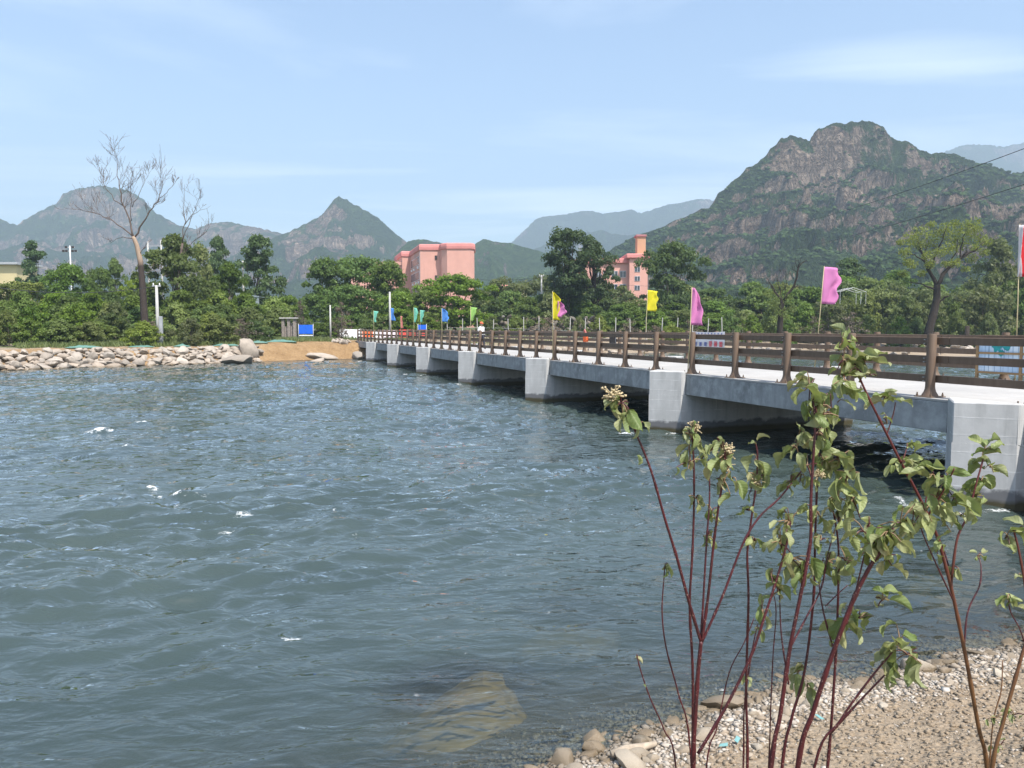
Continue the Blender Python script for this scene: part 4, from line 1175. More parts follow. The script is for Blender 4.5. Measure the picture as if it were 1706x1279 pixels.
thicket(9, 800, 1190, lambda p: 534, (14, 22), lambda p: 108, ['bush2', 'twiggy', 'bush3'], 'bush', 'low weedy bush behind the white fence posts', 'bush', 'weeds behind the fence posts', 9)
for px, top, hw, Y, lab in ((568, 502, 16, 84, 'bare greyish brown bush beside the concrete ramp'), (500, 500, 14, 92, 'dry brownish bush above the blue notice board'), (120, 498, 20, 80, 'dark purplish dry bush in the left thicket')):
    tree_at('twiggy', px, top, hw, Y, lab, 'dry_bush', 'bush')
# grass on the far banks (uncountable)
def grass(n, seed):
    q = np.random.default_rng(seed)
    s = np.concatenate([q.uniform(-30, 14, n // 2), q.uniform(19, 110, n // 2)])
    d = np.concatenate([q.uniform(4.2, 12, n // 2), q.uniform(10, 36, n // 2)])
    t_ = far_t(s) + d; x, y = ST(s, t_)
    keep = pnoise(x * .12, y * .12, 8) > -.12
    x, y = x[keep], y[keep]; k = len(x); z = ground_z(x, y)
    h = q.uniform(.12, .5, k); a = q.uniform(0, 6.28, k)
    u = np.stack([q.normal(0, .12, k), q.normal(0, .12, k), h], 1) * .6
    v = np.stack([np.cos(a), np.sin(a), np.zeros(k)], 1) * .05
    return quads_mesh('bank_grass', np.stack([x, y, z + h * .5], 1), u, v)
gr = link('bank_grass', grass(36000, 4), M['leaf_olive']); tag(gr, 'rough grass and weeds growing on the far banks', 'grass', kind='stuff')

# ------------------------------------------------------------------ traced trees: dead trunks, willow, pollard
def branch_set(root, paths, Y, barkm, seed, twigs=2, twig_len=.35, depth=.5, jit=1.0):
    """each path: name, [(px,py),...], r0, r1 in metres"""
    q = random.Random(seed); ends = []
    base = Vector(root.location)
    for name, pts, r0, r1 in paths:
        P = []; n = len(pts); yo = q.uniform(-1, 1) * depth
        for i, (px, py) in enumerate(pts):
            f = i / (n - 1)
            P.append(at(px, py, Y + (yo * f * jit if name != 'trunk' else 0)) - base)
        # refine with a little wobble
        Q = []
        for i in range(n - 1):
            for k in range(3):
                f = k / 3; p = P[i].lerp(P[i + 1], f)
                if (i or k) and name != 'trunk': p += Vector((q.gauss(0, 1), q.gauss(0, 1), q.gauss(0, 1))) * (P[i + 1] - P[i]).length * .035
                Q.append(p)
        Q.append(P[-1])
        if name == 'branch': r0, r1 = r0 * .74, r1 * .6
        rad = [r0 + (r1 - r0) * (i / (len(Q) - 1)) ** .8 for i in range(len(Q))]
        b = MB().tube(Q, rad, 9 if name == 'trunk' else 6)
        if name != 'trunk':
            L = sum((Q[i + 1] - Q[i]).length for i in range(len(Q) - 1))
            def sub(p, d, r_, l, lev):
                pts_ = [p]; dd = d.copy()
                for _ in range(4):
                    dd = (dd + Vector((q.gauss(0, .16), q.gauss(0, .16), q.gauss(.10, .12)))).normalized()
                    pts_.append(pts_[-1] + dd * l / 4)
                b.tube(pts_, [max(.009, r_ * .8 * (1 - .8 * k / 4)) for k in range(5)], 4, False)
                ends.append(pts_[-1])
                if lev > 0:
                    for _ in range(2 if lev == 1 else 3):
                        k = q.randrange(1, 4); nd = (dd + Vector((q.gauss(0, .45), q.gauss(0, .45), q.gauss(.12, .3)))).normalized()
                        sub(pts_[k], nd, r_ * .6, l * q.uniform(.45, .8), lev - 1)
            for k in range(int(twigs * L)):
                i = q.randrange(len(Q) // 3, len(Q) - 1)
                d = (Q[i + 1] - Q[i]).normalized()
                nd = (d * .7 + Vector((q.gauss(0, .5), q.gauss(0, .5), q.gauss(.25, .3)))).normalized()
                sub(Q[i], nd, rad[i] * .5, L * twig_len * q.uniform(.5, 1.1), 2)
        b.build(name, M[barkm], root, True)
    return ends
Yd = 72
p0 = at(243, 578, Yd); p0.z = gz(p0.x, p0.y)
dt = thing('dead_tree', 'tall dead tree with a thick dark trunk and bare pale branches', 'tree', p0)
branch_set(dt, [('trunk', [(244, 582), (243, 560), (240, 520), (237, 470), (234, 435), (228, 408), (222, 394)], .44, .17),
    ('branch', [(222, 394), (215, 365), (205, 335), (198, 300), (195, 272), (193, 258)], .13, .02),
    ('branch', [(209, 345), (190, 333), (175, 312), (168, 285), (160, 266)], .07, .015),
    ('branch', [(224, 395), (236, 372), (250, 352), (262, 335), (271, 305), (276, 283)], .13, .018),
    ('branch', [(262, 335), (278, 321), (290, 306), (297, 296)], .05, .012),
    ('branch', [(222, 395), (205, 379), (182, 363), (160, 355), (138, 350), (114, 346)], .10, .015),
    ('branch', [(219, 368), (219, 335), (218, 305), (223, 282)], .06, .012),
    ('branch', [(220, 345), (232, 322), (243, 298), (250, 286)], .05, .012),
    ('branch', [(223, 398), (205, 394), (193, 398), (184, 406)], .06, .015),
    ('branch', [(231, 425), (240, 412), (248, 400)], .06, .02),
    ('branch', [(238, 462), (252, 450), (262, 452), (270, 462)], .05, .012)], Yd, 'bark_dead', 3, 1.7, .30)
# the lower trunk keeps its dark bark
for o in dt.children:
    if o.name.startswith('trunk'):
        m = NT('dead_trunk_bark')
        z = m.n('SeparateXYZ', {0: m.pos()}).outputs['Z']
        f = m.noise(1.0, 6, .65, m.mapping((9, 9, 2)))
        lo = m.mix(f, (.025, .020, .017), (.085, .065, .055)); hi = m.mix(f, (.22, .15, .10), (.42, .32, .24))
        c = m.mix(m.ramp(m.math('ADD', z, m.noise(.8, 4)), 9.3, 9.9), lo, hi)
        o.data.materials.clear(); o.data.materials.append(m.done(m.pbr(c, .9, m.bump(f, .9, .05), .15)))
Yd = 86
p0 = at(296, 578, Yd); p0.z = gz(p0.x, p0.y)
dt2 = thing('dead_tree', 'second, thinner dead tree rising bare above the green crown', 'tree', p0)
branch_set(dt2, [('trunk', [(296, 580), (297, 500), (299, 440), (304, 405)], .22, .12), ('branch', [(304, 405), (308, 370), (307, 338), (308, 306)], .09, .015), ('branch', [(305, 398), (318, 362), (328, 340), (336, 316)], .07, .015),
    ('branch', [(300, 432), (320, 402), (343, 388), (356, 364)], .07, .012), ('branch', [(308, 374), (328, 354), (352, 342)], .06, .012), ('branch', [(301, 425), (309, 414), (318, 396)], .05, .012)], Yd, 'bark_dead', 5, 1.0, .28)

Yw = 106
p0 = at(1548, 556, Yw); p0.z = gz(p0.x, p0.y)
wt_ = thing('willow_tree', 'dark leaning willow with forked limbs and thin tufts of pale leaves', 'tree', p0)
ends = branch_set(wt_, [('trunk', [(1546, 560), (1549, 545), (1556, 520), (1561, 495), (1561, 474)], .62, .42),
    ('limb', [(1561, 476), (1546, 447), (1536, 424), (1530, 402), (1520, 386)], .32, .05), ('limb', [(1561, 476), (1580, 446), (1600, 431), (1624, 416), (1640, 402)], .34, .06),
    ('limb', [(1547, 450), (1560, 421), (1570, 400), (1577, 376)], .20, .04), ('limb', [(1558, 482), (1536, 473), (1514, 470)], .16, .04), ('limb', [(1564, 505), (1574, 495), (1580, 493)], .14, .09),
    ('limb', [(1600, 431), (1602, 408), (1608, 388), (1616, 374)], .14, .03), ('limb', [(1540, 435), (1524, 424), (1510, 424)], .12, .03), ('limb', [(1575, 454), (1592, 420), (1596, 398)], .14, .03)], Yw, 'bark_dark', 8, .55, .22, 2.2)
def tufts(root, spots, Y, n, leaf, matk, seed, spread=1.4):
    q = np.random.default_rng(seed); base = np.array(root.location)
    Ps = []
    for px, py, rp_ in spots:
        c = np.array(at(px, py, Y + q.uniform(-spread, spread))) - base; rr = rp_ * Y / 1282
        k = int(n * rp_ / 16); d = q.normal(0, 1, (k, 3)); d /= np.linalg.norm(d, axis=1)[:, None]
        Ps.append(c + d * rr * (q.random(k) ** .5)[:, None] * [1, 1, .8])
    P = np.concatenate(Ps); k = len(P)
    u = q.normal(0, 1, (k, 3)) + [0, 0, -.5]; u /= np.linalg.norm(u, axis=1)[:, None]
    v = np.cross(u, q.normal(0, 1, (k, 3))); v /= np.linalg.norm(v, axis=1)[:, None]
    sz = leaf * q.uniform(.6, 1.4, k)[:, None]
    return link('crown', quads_mesh('crown', P, u * sz, v * sz * .45), M[matk], root)
tufts(wt_, [(1507, 420, 12), (1516, 398, 16), (1534, 388, 18), (1528, 408, 15), (1548, 408, 16), (1560, 392, 16), (1575, 382, 15), (1598, 384, 18), (1618, 374, 16), (1612, 392, 15), (1632, 398, 14), (1600, 408, 15), (1582, 414, 14),
            (1644, 404, 9), (1566, 420, 12), (1512, 436, 9), (1625, 412, 10), (1545, 425, 11), (1590, 372, 9), (1500, 404, 8), (1518, 440, 11), (1504, 456, 9), (1550, 440, 10), (1592, 438, 11), (1618, 430, 12), (1640, 420, 10), (1536, 455, 8), (1575, 440, 8), (1608, 448, 8), (1626, 380, 12), (1586, 398, 14), (1552, 374, 8)], Yw, 300, .14, 'leaf_willow', 12, 2.2)
Yp = 100
p0 = at(1300, 556, Yp); p0.z = gz(p0.x, p0.y)
pt_ = thing('pollard_tree', 'pollarded dark tree with a bare upright limb and thin pale shoots', 'tree', p0)
branch_set(pt_, [('trunk', [(1299, 560), (1300, 540), (1301, 518), (1304, 500)], .42, .30), ('limb', [(1304, 502), (1292, 486), (1284, 474), (1277, 462)], .16, .03), ('limb', [(1304, 502), (1318, 484), (1328, 462), (1331, 440)], .22, .10),
    ('limb', [(1320, 480), (1330, 476), (1336, 478)], .10, .04), ('limb', [(1303, 505), (1298, 480), (1293, 455)], .08, .015), ('limb', [(1306, 500), (1310, 470), (1308, 448)], .06, .012), ('limb', [(1330, 442), (1338, 436), (1345, 434)], .06, .02),
    ('limb', [(1302, 520), (1312, 512), (1318, 512)], .10, .04)], Yp, 'bark_dark', 14, .9, .3, 1.2)
tufts(pt_, [(1290, 505, 14), (1310, 498, 12), (1280, 490, 10), (1318, 515, 10), (1300, 520, 12)], Yp, 300, .12, 'leaf_olive', 15)

# ------------------------------------------------------------------ buildings
def mat_wall(name, col):
    m = NT(name)
    n1 = m.noise(.25, 5, .6); st = m.noise(1.0, 4, .6, m.mapping((1.2, 1.2, .12)))
    c = m.mix(m.ramp(n1, .3, .7), tuple(x * .90 for x in col), tuple(min(1, x * 1.06) for x in col))
    c = m.mix(m.math('MULTIPLY', m.ramp(st, .55, .75), .30), c, tuple(x * .70 for x in col))
    return m.done(m.pbr(c, .9, m.bump(m.noise(6, 4), .2, .02), .15))
M['pink'] = mat_wall('pink_wall', (.66, .355, .285)); M['pink_trim'] = mat_wall('pink_trim', (.66, .26, .235)); M['pink_dark'] = mat_wall('mauve_panel', (.42, .19, .19))
M['cream'] = mat_wall('cream_wall', (.60, .50, .28)); M['tower'] = mat_wall('tower_wall', (.58, .33, .20)); M['grey_sheet'] = simple('grey_sheet', (.22, .26, .27), .6)
def sweep(poly, prof):
    """extrude a closed plan polygon through (offset, z) levels"""
    n = len(poly); cen = Vector((sum(p[0] for p in poly) / n, sum(p[1] for p in poly) / n))
    b = MB()
    for off, z in prof:
        for i in range(n):
            a = Vector(poly[i - 1]); p = Vector(poly[i]); c = Vector(poly[(i + 1) % n])
            d1 = (p - a).normalized(); d2 = (c - p).normalized()
            n1 = Vector((d1.y, -d1.x)); n2 = Vector((d2.y, -d2.x)); nn = (n1 + n2); nn = nn / max(.35, nn.length_squared) * 2 if nn.length > 1e-6 else n1
            q = p + nn * off * .5 * 1.0
            b.v.append((q.x, q.y, z))
    L = len(prof)
    for k in range(L - 1):
        for i in range(n):
            b.f.append((k * n + i, k * n + (i + 1) % n, (k + 1) * n + (i + 1) % n, (k + 1) * n + i))
    b.f.append(tuple(range(n))[::-1]); b.f.append(tuple((L - 1) * n + i for i in range(n)))
    return b
Yb = 205
def bp(px, Y): q = at(px, 450, Y); return Vector((q.x, q.y))
zroof = at(740, 417, Yb).z; ztop = at(740, 407, Yb).z
# plan: end wall facing the river with a shallow projecting bay, long side running away to the left
c0 = bp(700, Yb); c1 = bp(733, Yb + .5); c1b = bp(736, Yb - 1.6); c2 = bp(745, Yb - 3.0); c3 = bp(784, Yb - 3.0); c4 = bp(790, Yb - 1.0); c5 = bp(790.5, Yb + 8)
far_r = c5 + Vector((-9.0, 38)); far_l = c0 + Vector((-10.2, 38))
j1 = c0 + (far_l - c0) * .50; j2 = j1 + Vector((-2.2, -.9)); j3 = j2 + (far_l - c0) * .45
plan = [c0, c1, c1b, c2, c3, c4, c5, far_r, j3 + Vector((2, 1)), j3, j2, j1]
org = Vector((c2.x, c2.y, 6.0))
pb = thing('pink_building', 'large salmon pink building with a rounded parapet above the walnut trees', 'building', org)
pl = [(p.x - org.x, p.y - org.y) for p in plan]
sweep(pl, [(0, -3), (0, zroof - 6)]).build('wall', M['pink'], pb)
sweep(pl, [(.02, zroof - 6.0), (.5, zroof - 5.85), (.62, zroof - 5.2), (.45, zroof - 4.6), (.1, zroof - 4.35 + .0)]).build('parapet', M['pink_trim'], pb, False)
def wall_boxes(o_parent, A, B, z_list, n, w, h, org, name='window', inset=.06, pane=M['glass'], f0=.12, f1=.92):
    d = (B - A); L = d.length; d.normalize(); nn = Vector((d.y, -d.x)); ang = math.atan2(d.y, d.x)
    for z in z_list:
        for k in range(n):
            c_ = A + d * L * (f0 + (f1 - f0) * (k + .5) / n) + nn * .03
            fr_ = MB().box(-w / 2, w / 2, -.06, .06, 0, h).build(name, M['frame'], o_parent, False, (c_.x - org.x, c_.y - org.y, z - org.z), (0, 0, ang))
            for s_ in (-1, 1):
                MB().box(s_ * w / 4 - w * .21, s_ * w / 4 + w * .21, -.085, -.062, h * .06, h * .94).build('pane', pane, fr_)
zs = [zroof - 3.6, zroof - 7.6, zroof - 11.4]
wall_boxes(pb, j1, c0, zs, 7, 1.9, 2.3, org)
wall_boxes(pb, j3, j2, zs, 3, 1.6, 2.2, org)
for z in (zroof - 2.4, zroof - 7.6):
    q = c0.lerp(c1, .80); MB().box(-.28, .28, -.1, .05, 0, 1.1).build('wall_vent', M['black'], pb, False, (q.x - org.x, q.y - org.y - .06, z - org.z))
dd = (c0 - j1); ang_ = math.atan2(dd.y, dd.x)
for k, (f_, z) in enumerate(((.22, zs[0] - 1.0), (.45, zs[0] - 1.0), (.68, zs[1] - 1.0), (.86, zs[0] - 1.0), (.34, zs[1] - 1.0), (.9, zs[1] - 1.0))):
    q = j1.lerp(c0, f_); MB().box(-.45, .45, -.42, -.04, 0, .62, .03).build('air_conditioner', M['white_plastic'], pb, False, (q.x - org.x, q.y - org.y, z - org.z), (0, 0, ang_))
for f_ in (.985, .52):
    q = j1.lerp(c0, f_); MB().tube([(0, -.12, -2), (0, -.12, zroof - 6.1)], .07, 6).build('downpipe', M['grey_metal'], pb, True, (q.x - org.x, q.y - org.y, 0))
# low wing behind the walnut trees
lw = thing('pink_wing', 'low pale pink wing joined to the left of the pink building', 'building', (bp(640, 228).x, 228, 6))
MB().box(-9, 6, -4, 6, -2, at(640, 441, 228).z - 6 - .5, .05).build('wall', M['pink'], lw)
MB().box(-9.4, 6.4, -4.4, 6.4, at(640, 441, 228).z - 6 - .498, at(640, 438, 228).z - 6, .05).build('parapet', M['pink'], lw)
lh = thing('low_roofed_house', 'low house with a pinkish tiled roof among the trees', 'building', (bp(853, 170).x, 170, 4))
zr = at(853, 474, 170).z - 4
MB().box(-3.2, 3.2, -2, 3, -1, zr - 1).build('wall', M['cream'], lh)
b = MB(); b.add([(-3.6, -2.4, zr - 1.0), (3.6, -2.4, zr - 1.0), (3.6, 3.4, zr - 1.0), (-3.6, 3.4, zr - 1.0), (-3.6, .5, zr), (3.6, .5, zr)], [(0, 1, 5, 4), (2, 3, 4, 5), (0, 4, 3), (1, 2, 5), (3, 2, 1, 0)]); b.build('roof', M['pink_trim'], lh)
# second pink building with the tower
Y2 = 190
zr2 = at(1040, 432, Y2).z; zt2 = at(1040, 424, Y2).z
o2 = at(1047, 500, Y2); org2 = Vector((o2.x, o2.y, 5))
tb = thing('tower_building', 'pink building with a square orange tower on its roof', 'building', org2)
def X2(px, Y=Y2): return at(px, 480, Y).x - org2.x
MB().box(X2(960), X2(1046), -.4, 14, -2, zr2 - 5 - 1.0).build('wall', M['pink'], tb)
MB().box(X2(1046) + .003, X2(1076), -2.4, 14, -2, zr2 - 5).build('wall', M['pink'], tb)
MB().box(X2(958), X2(1046) + .35, -1.0, 14.4, zr2 - 5 - .998, zt2 - 5 - 1.0, .15).build('parapet', M['pink_trim'], tb)
MB().box(X2(1040), X2(1079), -3.0, 14.5, zr2 - 4.998, zt2 - 5, .2).build('parapet', M['pink_trim'], tb)
ztw = at(1068, 389, Y2).z - 5
MB().box(X2(1063), X2(1076) + .2, 2, 5, zt2 - 4.998, ztw - .5, .05).build('tower', M['tower'], tb)
MB().box(X2(1062) - .2, X2(1077) + .2, 1.7, 5.3, ztw - .498, ztw, .05).build('tower_cap', M['pink_dark'], tb)
A = Vector((org2.x + X2(966), org2.y - .4)); B = Vector((org2.x + X2(1044), org2.y - .4))
wall_boxes(tb, A, B, [zr2 - 4.4, zr2 - 7.6], 4, 1.5, 1.6, org2, f0=.3, f1=1.0)
A = Vector((org2.x + X2(1047), org2.y - 2.4)); B = Vector((org2.x + X2(1075), org2.y - 2.4))
wall_boxes(tb, A, B, [zr2 - 3.2, zr2 - 5.4, zr2 - 7.6], 1, 1.3, 1.2, org2, f0=.1, f1=.75)
# cream building on the left
cb = at(8, 470, 185); cbz = at(8, 440, 185).z
cr = thing('cream_building', 'cream coloured flat building with a thin dark roof edge', 'building', (cb.x, cb.y, 4))
MB().box(-9, 4.2, -2, 6, -1, cbz - 4 - .3).build('wall', M['cream'], cr)
MB().box(-9.8, 5.0, -3, 7, cbz - 4.298, cbz - 4 + .25, .04).build('roof', M['grey_metal'], cr)
# grey sheet shed on the left bank
sh = at(412, 500, 112)
sd = thing('sheet_shed', 'small grey corrugated sheet shed half hidden in the bushes', 'shed', (sh.x, sh.y, gz(sh.x, sh.y)))
zt = at(412, 487, 112).z - gz(sh.x, sh.y)
for k in range(11):
    MB().box(-1.7 + k * .31, -1.7 + k * .31 + .30, -.03 + .02 * (k % 2), .03 + .02 * (k % 2), 0, zt - .05 * k, .005).build('sheet_panel', M['grey_sheet'], sd)
MB().box(-1.75, 1.75, -.1, 2.4, zt - .66, zt - .58).build('roof', M['grey_sheet'], sd)

# ------------------------------------------------------------------ poles, masts, wires
def pole(name, px, base_px, top_px, Y, r0, label, arms=(), cat='pole', mat='pole'):
    b = at(px, base_px, Y); t_ = at(px, top_px, Y); z = gz(b.x, b.y)
    z = min(b.z, z) if base_px < 560 else z
    o = thing(name, label, cat, (b.x, b.y, z))
    MB().tube([(0, 0, -.2), (0, 0, t_.z - z)], [r0, r0 * .68], 10).build('pole_shaft', M[mat], o, True)
    for dz, w in arms:
        MB().box(-w / 2, w / 2, -.05, .05, t_.z - z - dz, t_.z - z - dz + .12).build('cross_arm', M['grey_metal'], o)
        for sx in (-1, 1):
            MB().lathe([(.04, 0), (.06, .08), (.035, .2)], 8, sx * (w / 2 - .1), 0).build('insulator', M['white_plastic'], o, False, (0, 0, t_.z - z - dz + .121))
    return o
up = pole('utility_pole', 264, 578, 475, 68.5, .17, 'slim pale concrete pole standing on the stone embankment', ((.12, .75),))
bx = MB().box(.15, .42, -.12, .12, 0.2, 2.6, .02).build('cable_box', M['grey_metal'], up)
pole('utility_pole', 650, 548, 486, 98, .17, 'thin concrete pole behind the far end of the bridge')
pole('gate_pole', 551, 572, 508, 81, .11, 'thin pale post between the blue board and the bridge')
pole('utility_pole', 406, 500, 433, 122, .18, 'leaning white pole beside the grey shed')
pole('utility_pole', 902, 530, 458, 135, .18, 'concrete pole left of the twin dark trees', ((.2, .9),))
hpx = pole('power_pole', 250, 520, 402, 128, .18, 'left leg of the double power pole behind the dead tree')
pole('power_pole', 272, 520, 400, 128, .18, 'right leg of the double power pole with a long white cross arm', ((1.0, 4.6),))
lm = pole('floodlight_mast', 120, 500, 409, 165, .16, 'floodlight mast with two rows of lamps against the mountain', (), 'mast', 'white_metal')
zt = at(120, 409, 165).z - lm.location.z
for zz, xs_ in ((zt - .35, (-.7, .0, .7)), (zt - 1.15, (-1.3, -.65, .0, .65, 1.3))):
    MB().box(min(xs_) - .3, max(xs_) + .3, -.05, .05, zz - .05, zz + .05).build('lamp_bar', M['white_metal'], lm)
    for x in xs_:
        if x: MB().box(x - .24, x + .24, -.32, -.06, zz - .2, zz + .24, .03).build('floodlight', M['black'], lm)
def cable(p, q, sag, r_, label, n=28):
    P = [p.lerp(q, i / n) + Vector((0, 0, -4 * sag * (i / n) * (1 - i / n))) for i in range(n + 1)]
    o = MB().tube(P, r_, 5, False).build('overhead_cable', M['wire'], None, True); tag(o, label, 'cable', 'overhead cables')
cable(at(1790, 216, 62), at(1240, 384, 260), 2.0, .035, 'upper black cable crossing in front of the rocky mountain')
cable(at(1790, 280, 62), at(1225, 424, 260), 2.0, .035, 'lower black cable crossing in front of the rocky mountain')
cable(at(-60, 470, 66), at(264, 476, 68.5), .75, .03, 'black cable hanging to the slim pole on the embankment')
cable(at(902, 462, 135), at(760, 462, 150), .5, .03, 'thin cable left of the twin dark trees')
cable(at(902, 464, 135), at(1330, 475, 150), .9, .022, 'thin cable running in front of the tower building')
rp_ = at(1790, 500, 62); rz = gz(rp_.x, rp_.y)
MBp = thing('utility_pole', 'tall pole carrying the two black cables beyond the bridge', 'pole', (rp_.x, rp_.y, rz))
MB().tube([(0, 0, -.5), (0, 0, at(1790, 210, 62).z - rz)], [.2, .13], 10).build('pole_shaft', M['pole'], MBp, True)

# ------------------------------------------------------------------ the far end of the bridge: boards, barriers, ramp, ruin, netting
def sign_board(px, top, bot, foot, Y, w, lab, ang=0):
    b = at(px, foot, Y); z = gz(b.x, b.y)
    o = thing('notice_board', lab, 'board', (b.x, b.y, z), ang)
    z1 = at(px, top, Y).z - z; z0 = at(px, bot, Y).z - z
    for sx in (-1, 1):
        MB().tube([(sx * (w / 2 + .04), 0, -.2), (sx * (w / 2 + .04), 0, z1 + .12)], .04, 8).build('post', M['grey_metal'], o, True)
    MB().box(-w / 2, -.008, -.03, .03, z0, z1, .008).build('panel', M['blue_board'], o)
    MB().box(.008, w / 2, -.03, .03, z0, z1, .008).build('panel', M['blue_board'], o)
    MB().box(-w / 2, w / 2, -.025, .025, z0 - .22, z0 - .1, .005).build('crossbar', M['white_metal'], o)
    return o
sign_board(510, 541, 556, 572, 80.5, 1.45, 'blue notice board on two posts above the orange earth bank')
sign_board(703.5, 541, 549, 560, 93, .95, 'small blue board behind the red barriers at the far bridge end')
def barrier(px, py, Y, w, h, d, mat, lab, rot=0):
    p = at(px, py, Y); z = gz(p.x, p.y)
    z = max(z, p.z - h * .5) if p.z - h * .5 > z else z
    o = thing('barrier', lab, 'barrier', (p.x, p.y, z), rot, 'barriers at the far end of the bridge')
    bm = bmesh.new(); bmesh.ops.create_cube(bm, size=1)
    for v in bm.verts:
        k = 1.0 if v.co.z < 0 else .62
        v.co = Vector((v.co.x * w, v.co.y * d * k, (v.co.z + .5) * h))
    bmesh.ops.bevel(bm, geom=bm.edges[:], offset=.04, segments=2, affect='EDGES')
    me_ = bpy.data.meshes.new('barrier_shell'); bm.to_mesh(me_); bm.free(); link('barrier_shell', me_, M[mat], o)
    for sx in (-.28, .28):
        MB().box(sx * w - .09, sx * w + .09, -d * .5 - .006, d * .5 + .006, h * .04, h * .22).build('barrier_slot', M['black'], o)
    return o
def far_on(px, Y): 
    return px, 558, Y
for px, Y, w, h, mat, lab in ((582, 90, 1.5, 1.0, 'white_plastic', 'white plastic barrier at the foot of the ramp'), (593, 89, 1.4, 1.0, 'white_plastic', 'white plastic barrier next to the orange one'), (612, 92, 1.3, .8, 'orange', 'orange plastic barrier between white ones'),
                        (627, 94, 1.3, .8, 'white_plastic', 'white barrier right of the orange barrier'), (641, 94, 1.3, .9, 'pinkwhite', 'pale pink barrier left of the red barriers'), (654, 95, 1.3, .9, 'pinkwhite', 'pale pink barrier right beside the red barriers'),
                        (675, 96, 1.5, 1.05, 'red', 'red plastic barrier nearest the pale pink ones'), (688, 97, 1.4, .9, 'red', 'red barrier in the middle of the red row'), (700, 98, 1.5, 1.0, 'red', 'red barrier below the small blue board')):
    barrier(px, 556, Y, w, h, .45, mat, lab, .25)
# concrete ramp climbing away from the bridge
m_r = MB()
P = [(at(566, 566, 92), at(640, 566, 92)), (at(566, 549, 98), at(640, 552, 98)), (at(570, 541, 110), at(622, 546, 110)), (at(584, 537, 122), at(606, 538, 122))]
V = []
for a, b in P:
    for q in (a, b): V += [(q.x, q.y, q.z), (q.x, q.y, q.z - 3.5)]
F = []
for i in range(len(P) - 1):
    o = i * 4; F += [(o, o + 2, o + 6, o + 4), (o, o + 4, o + 5, o + 1), (o + 2, o + 3, o + 7, o + 6)]
F += [(0, 1, 3, 2), (12, 14, 15, 13)]
o = obj('ramp', V, F, M['conc']); o['kind'] = 'structure'
# ruined brick gatepost
rp0 = at(482, 574, 84); rz = gz(rp0.x, rp0.y)
ru = thing('brick_ruin', 'small ruined grey brick kiosk next to the blue notice board', 'ruin', (rp0.x, rp0.y, rz))
M['brick'] = simple('grey_brick', (.27, .23, .20), .9, .3, 8)
for x in (-.62, .0, .62):
    z = 0; k = 0
    while z < 2.3:
        MB().box(x - .15 + .01 * (k % 3), x + .15 + .01 * (k % 2), -.2, .2, z, z + .145, .012).build('brick', M['brick'], ru); z += .155; k += 1
MB().box(-.95, .95, -.35, .35, 2.33, 2.47, .02).build('lintel', M['conc'], ru)
MB().box(-.46, -.16, .05, .12, 0, 1.5, .01).build('infill', M['brick'], ru); MB().box(.17, .46, .05, .12, 0, 1.9, .01).build('infill', M['brick'], ru)
# teal dust netting lying along the crest of the bank
def netting(px, Y, w, h, seed, lab):
    q = np.random.default_rng(seed); p = at(px, 575, Y); z = gz(p.x, p.y)
    nx, ny = 16, 7; V = []
    for i in range(nx):
        for j in range(ny):
            f, g_ = i / (nx - 1), j / (ny - 1)
            hh = .6 * h * math.sin(math.pi * f) ** .7 * math.sin(math.pi * min(.98, g_ * .9 + .06)) * (.6 + .6 * abs(float(pnoise(f * 4 + seed, g_ * 3))))
            V.append(((f - .5) * w, (g_ - .5) * 1.6, hh))
    o = obj('dust_netting', V, grid_faces(nx, ny), M['f_net'], None, True, (p.x, p.y, z + .02), (0, 0, .3)); tag(o, lab, 'netting', 'dust netting on the far bank')
netting(140, bankY(140) + 3.2, 2.6, .45, 1, 'heap of teal netting on the crest near the left bushes'); netting(235, bankY(235) + 3.2, 2.0, .30, 2, 'teal netting at the foot of the dead tree')
netting(303, bankY(303) + 3.2, 1.3, .40, 3, 'bright teal netting right of the slim pole'); netting(377, bankY(377) + 3.3, 2.4, .35, 4, 'teal netting left of the large boulder')
netting(428, bankY(428) + 4.0, 2.0, .40, 5, 'teal netting right of the large boulder'); netting(468, bankY(468) + 4.6, 3.0, .45, 6, 'wide teal netting in front of the brick ruin')
for px, h in ((437, 24), (448, 13)):
    b = at(px, 574, 79); z = gz(b.x, b.y)
    o = MB().tube([(0, 0, -.2), (0, 0, h * 79 / 1282)], [.05, .045], 8).build('marker_post', M['pole'], None, True, (b.x, b.y, z)); tag(o, 'thin post standing on the crest of the earth bank' if h > 20 else 'short pale post on the crest of the earth bank', 'post')
# white fence posts with wires behind the bridge
fx = [745 + i * 25.5 for i in range(19)]
f0 = at(fx[0], 545, 106)
fn_ = thing('wire_fence', 'wire fence on white concrete posts along the far meadow', 'fence', (f0.x, f0.y, 0))
PP = []
q = random.Random(3)
for px in fx:
    b = at(px, 545, 106); z = gz(b.x, b.y); PP.append((b.x - f0.x, b.y - f0.y, z))
    zt = max(at(px, 529, 106).z, z + 1.2)
    MB().box(-.05, .05, -.05, .05, 0, zt - z + q.uniform(-.25, .10), .008).build('fence_post', M['pole'], fn_, False, (b.x - f0.x, b.y - f0.y, z), (0, q.uniform(-.05, .05), 0))
for dz in (.35, .75, 1.15):
    MB().tube([(x, y - .09, z + dz) for x, y, z in PP], .012, 4, False).build('fence_wire', M['grey_metal'], fn_)
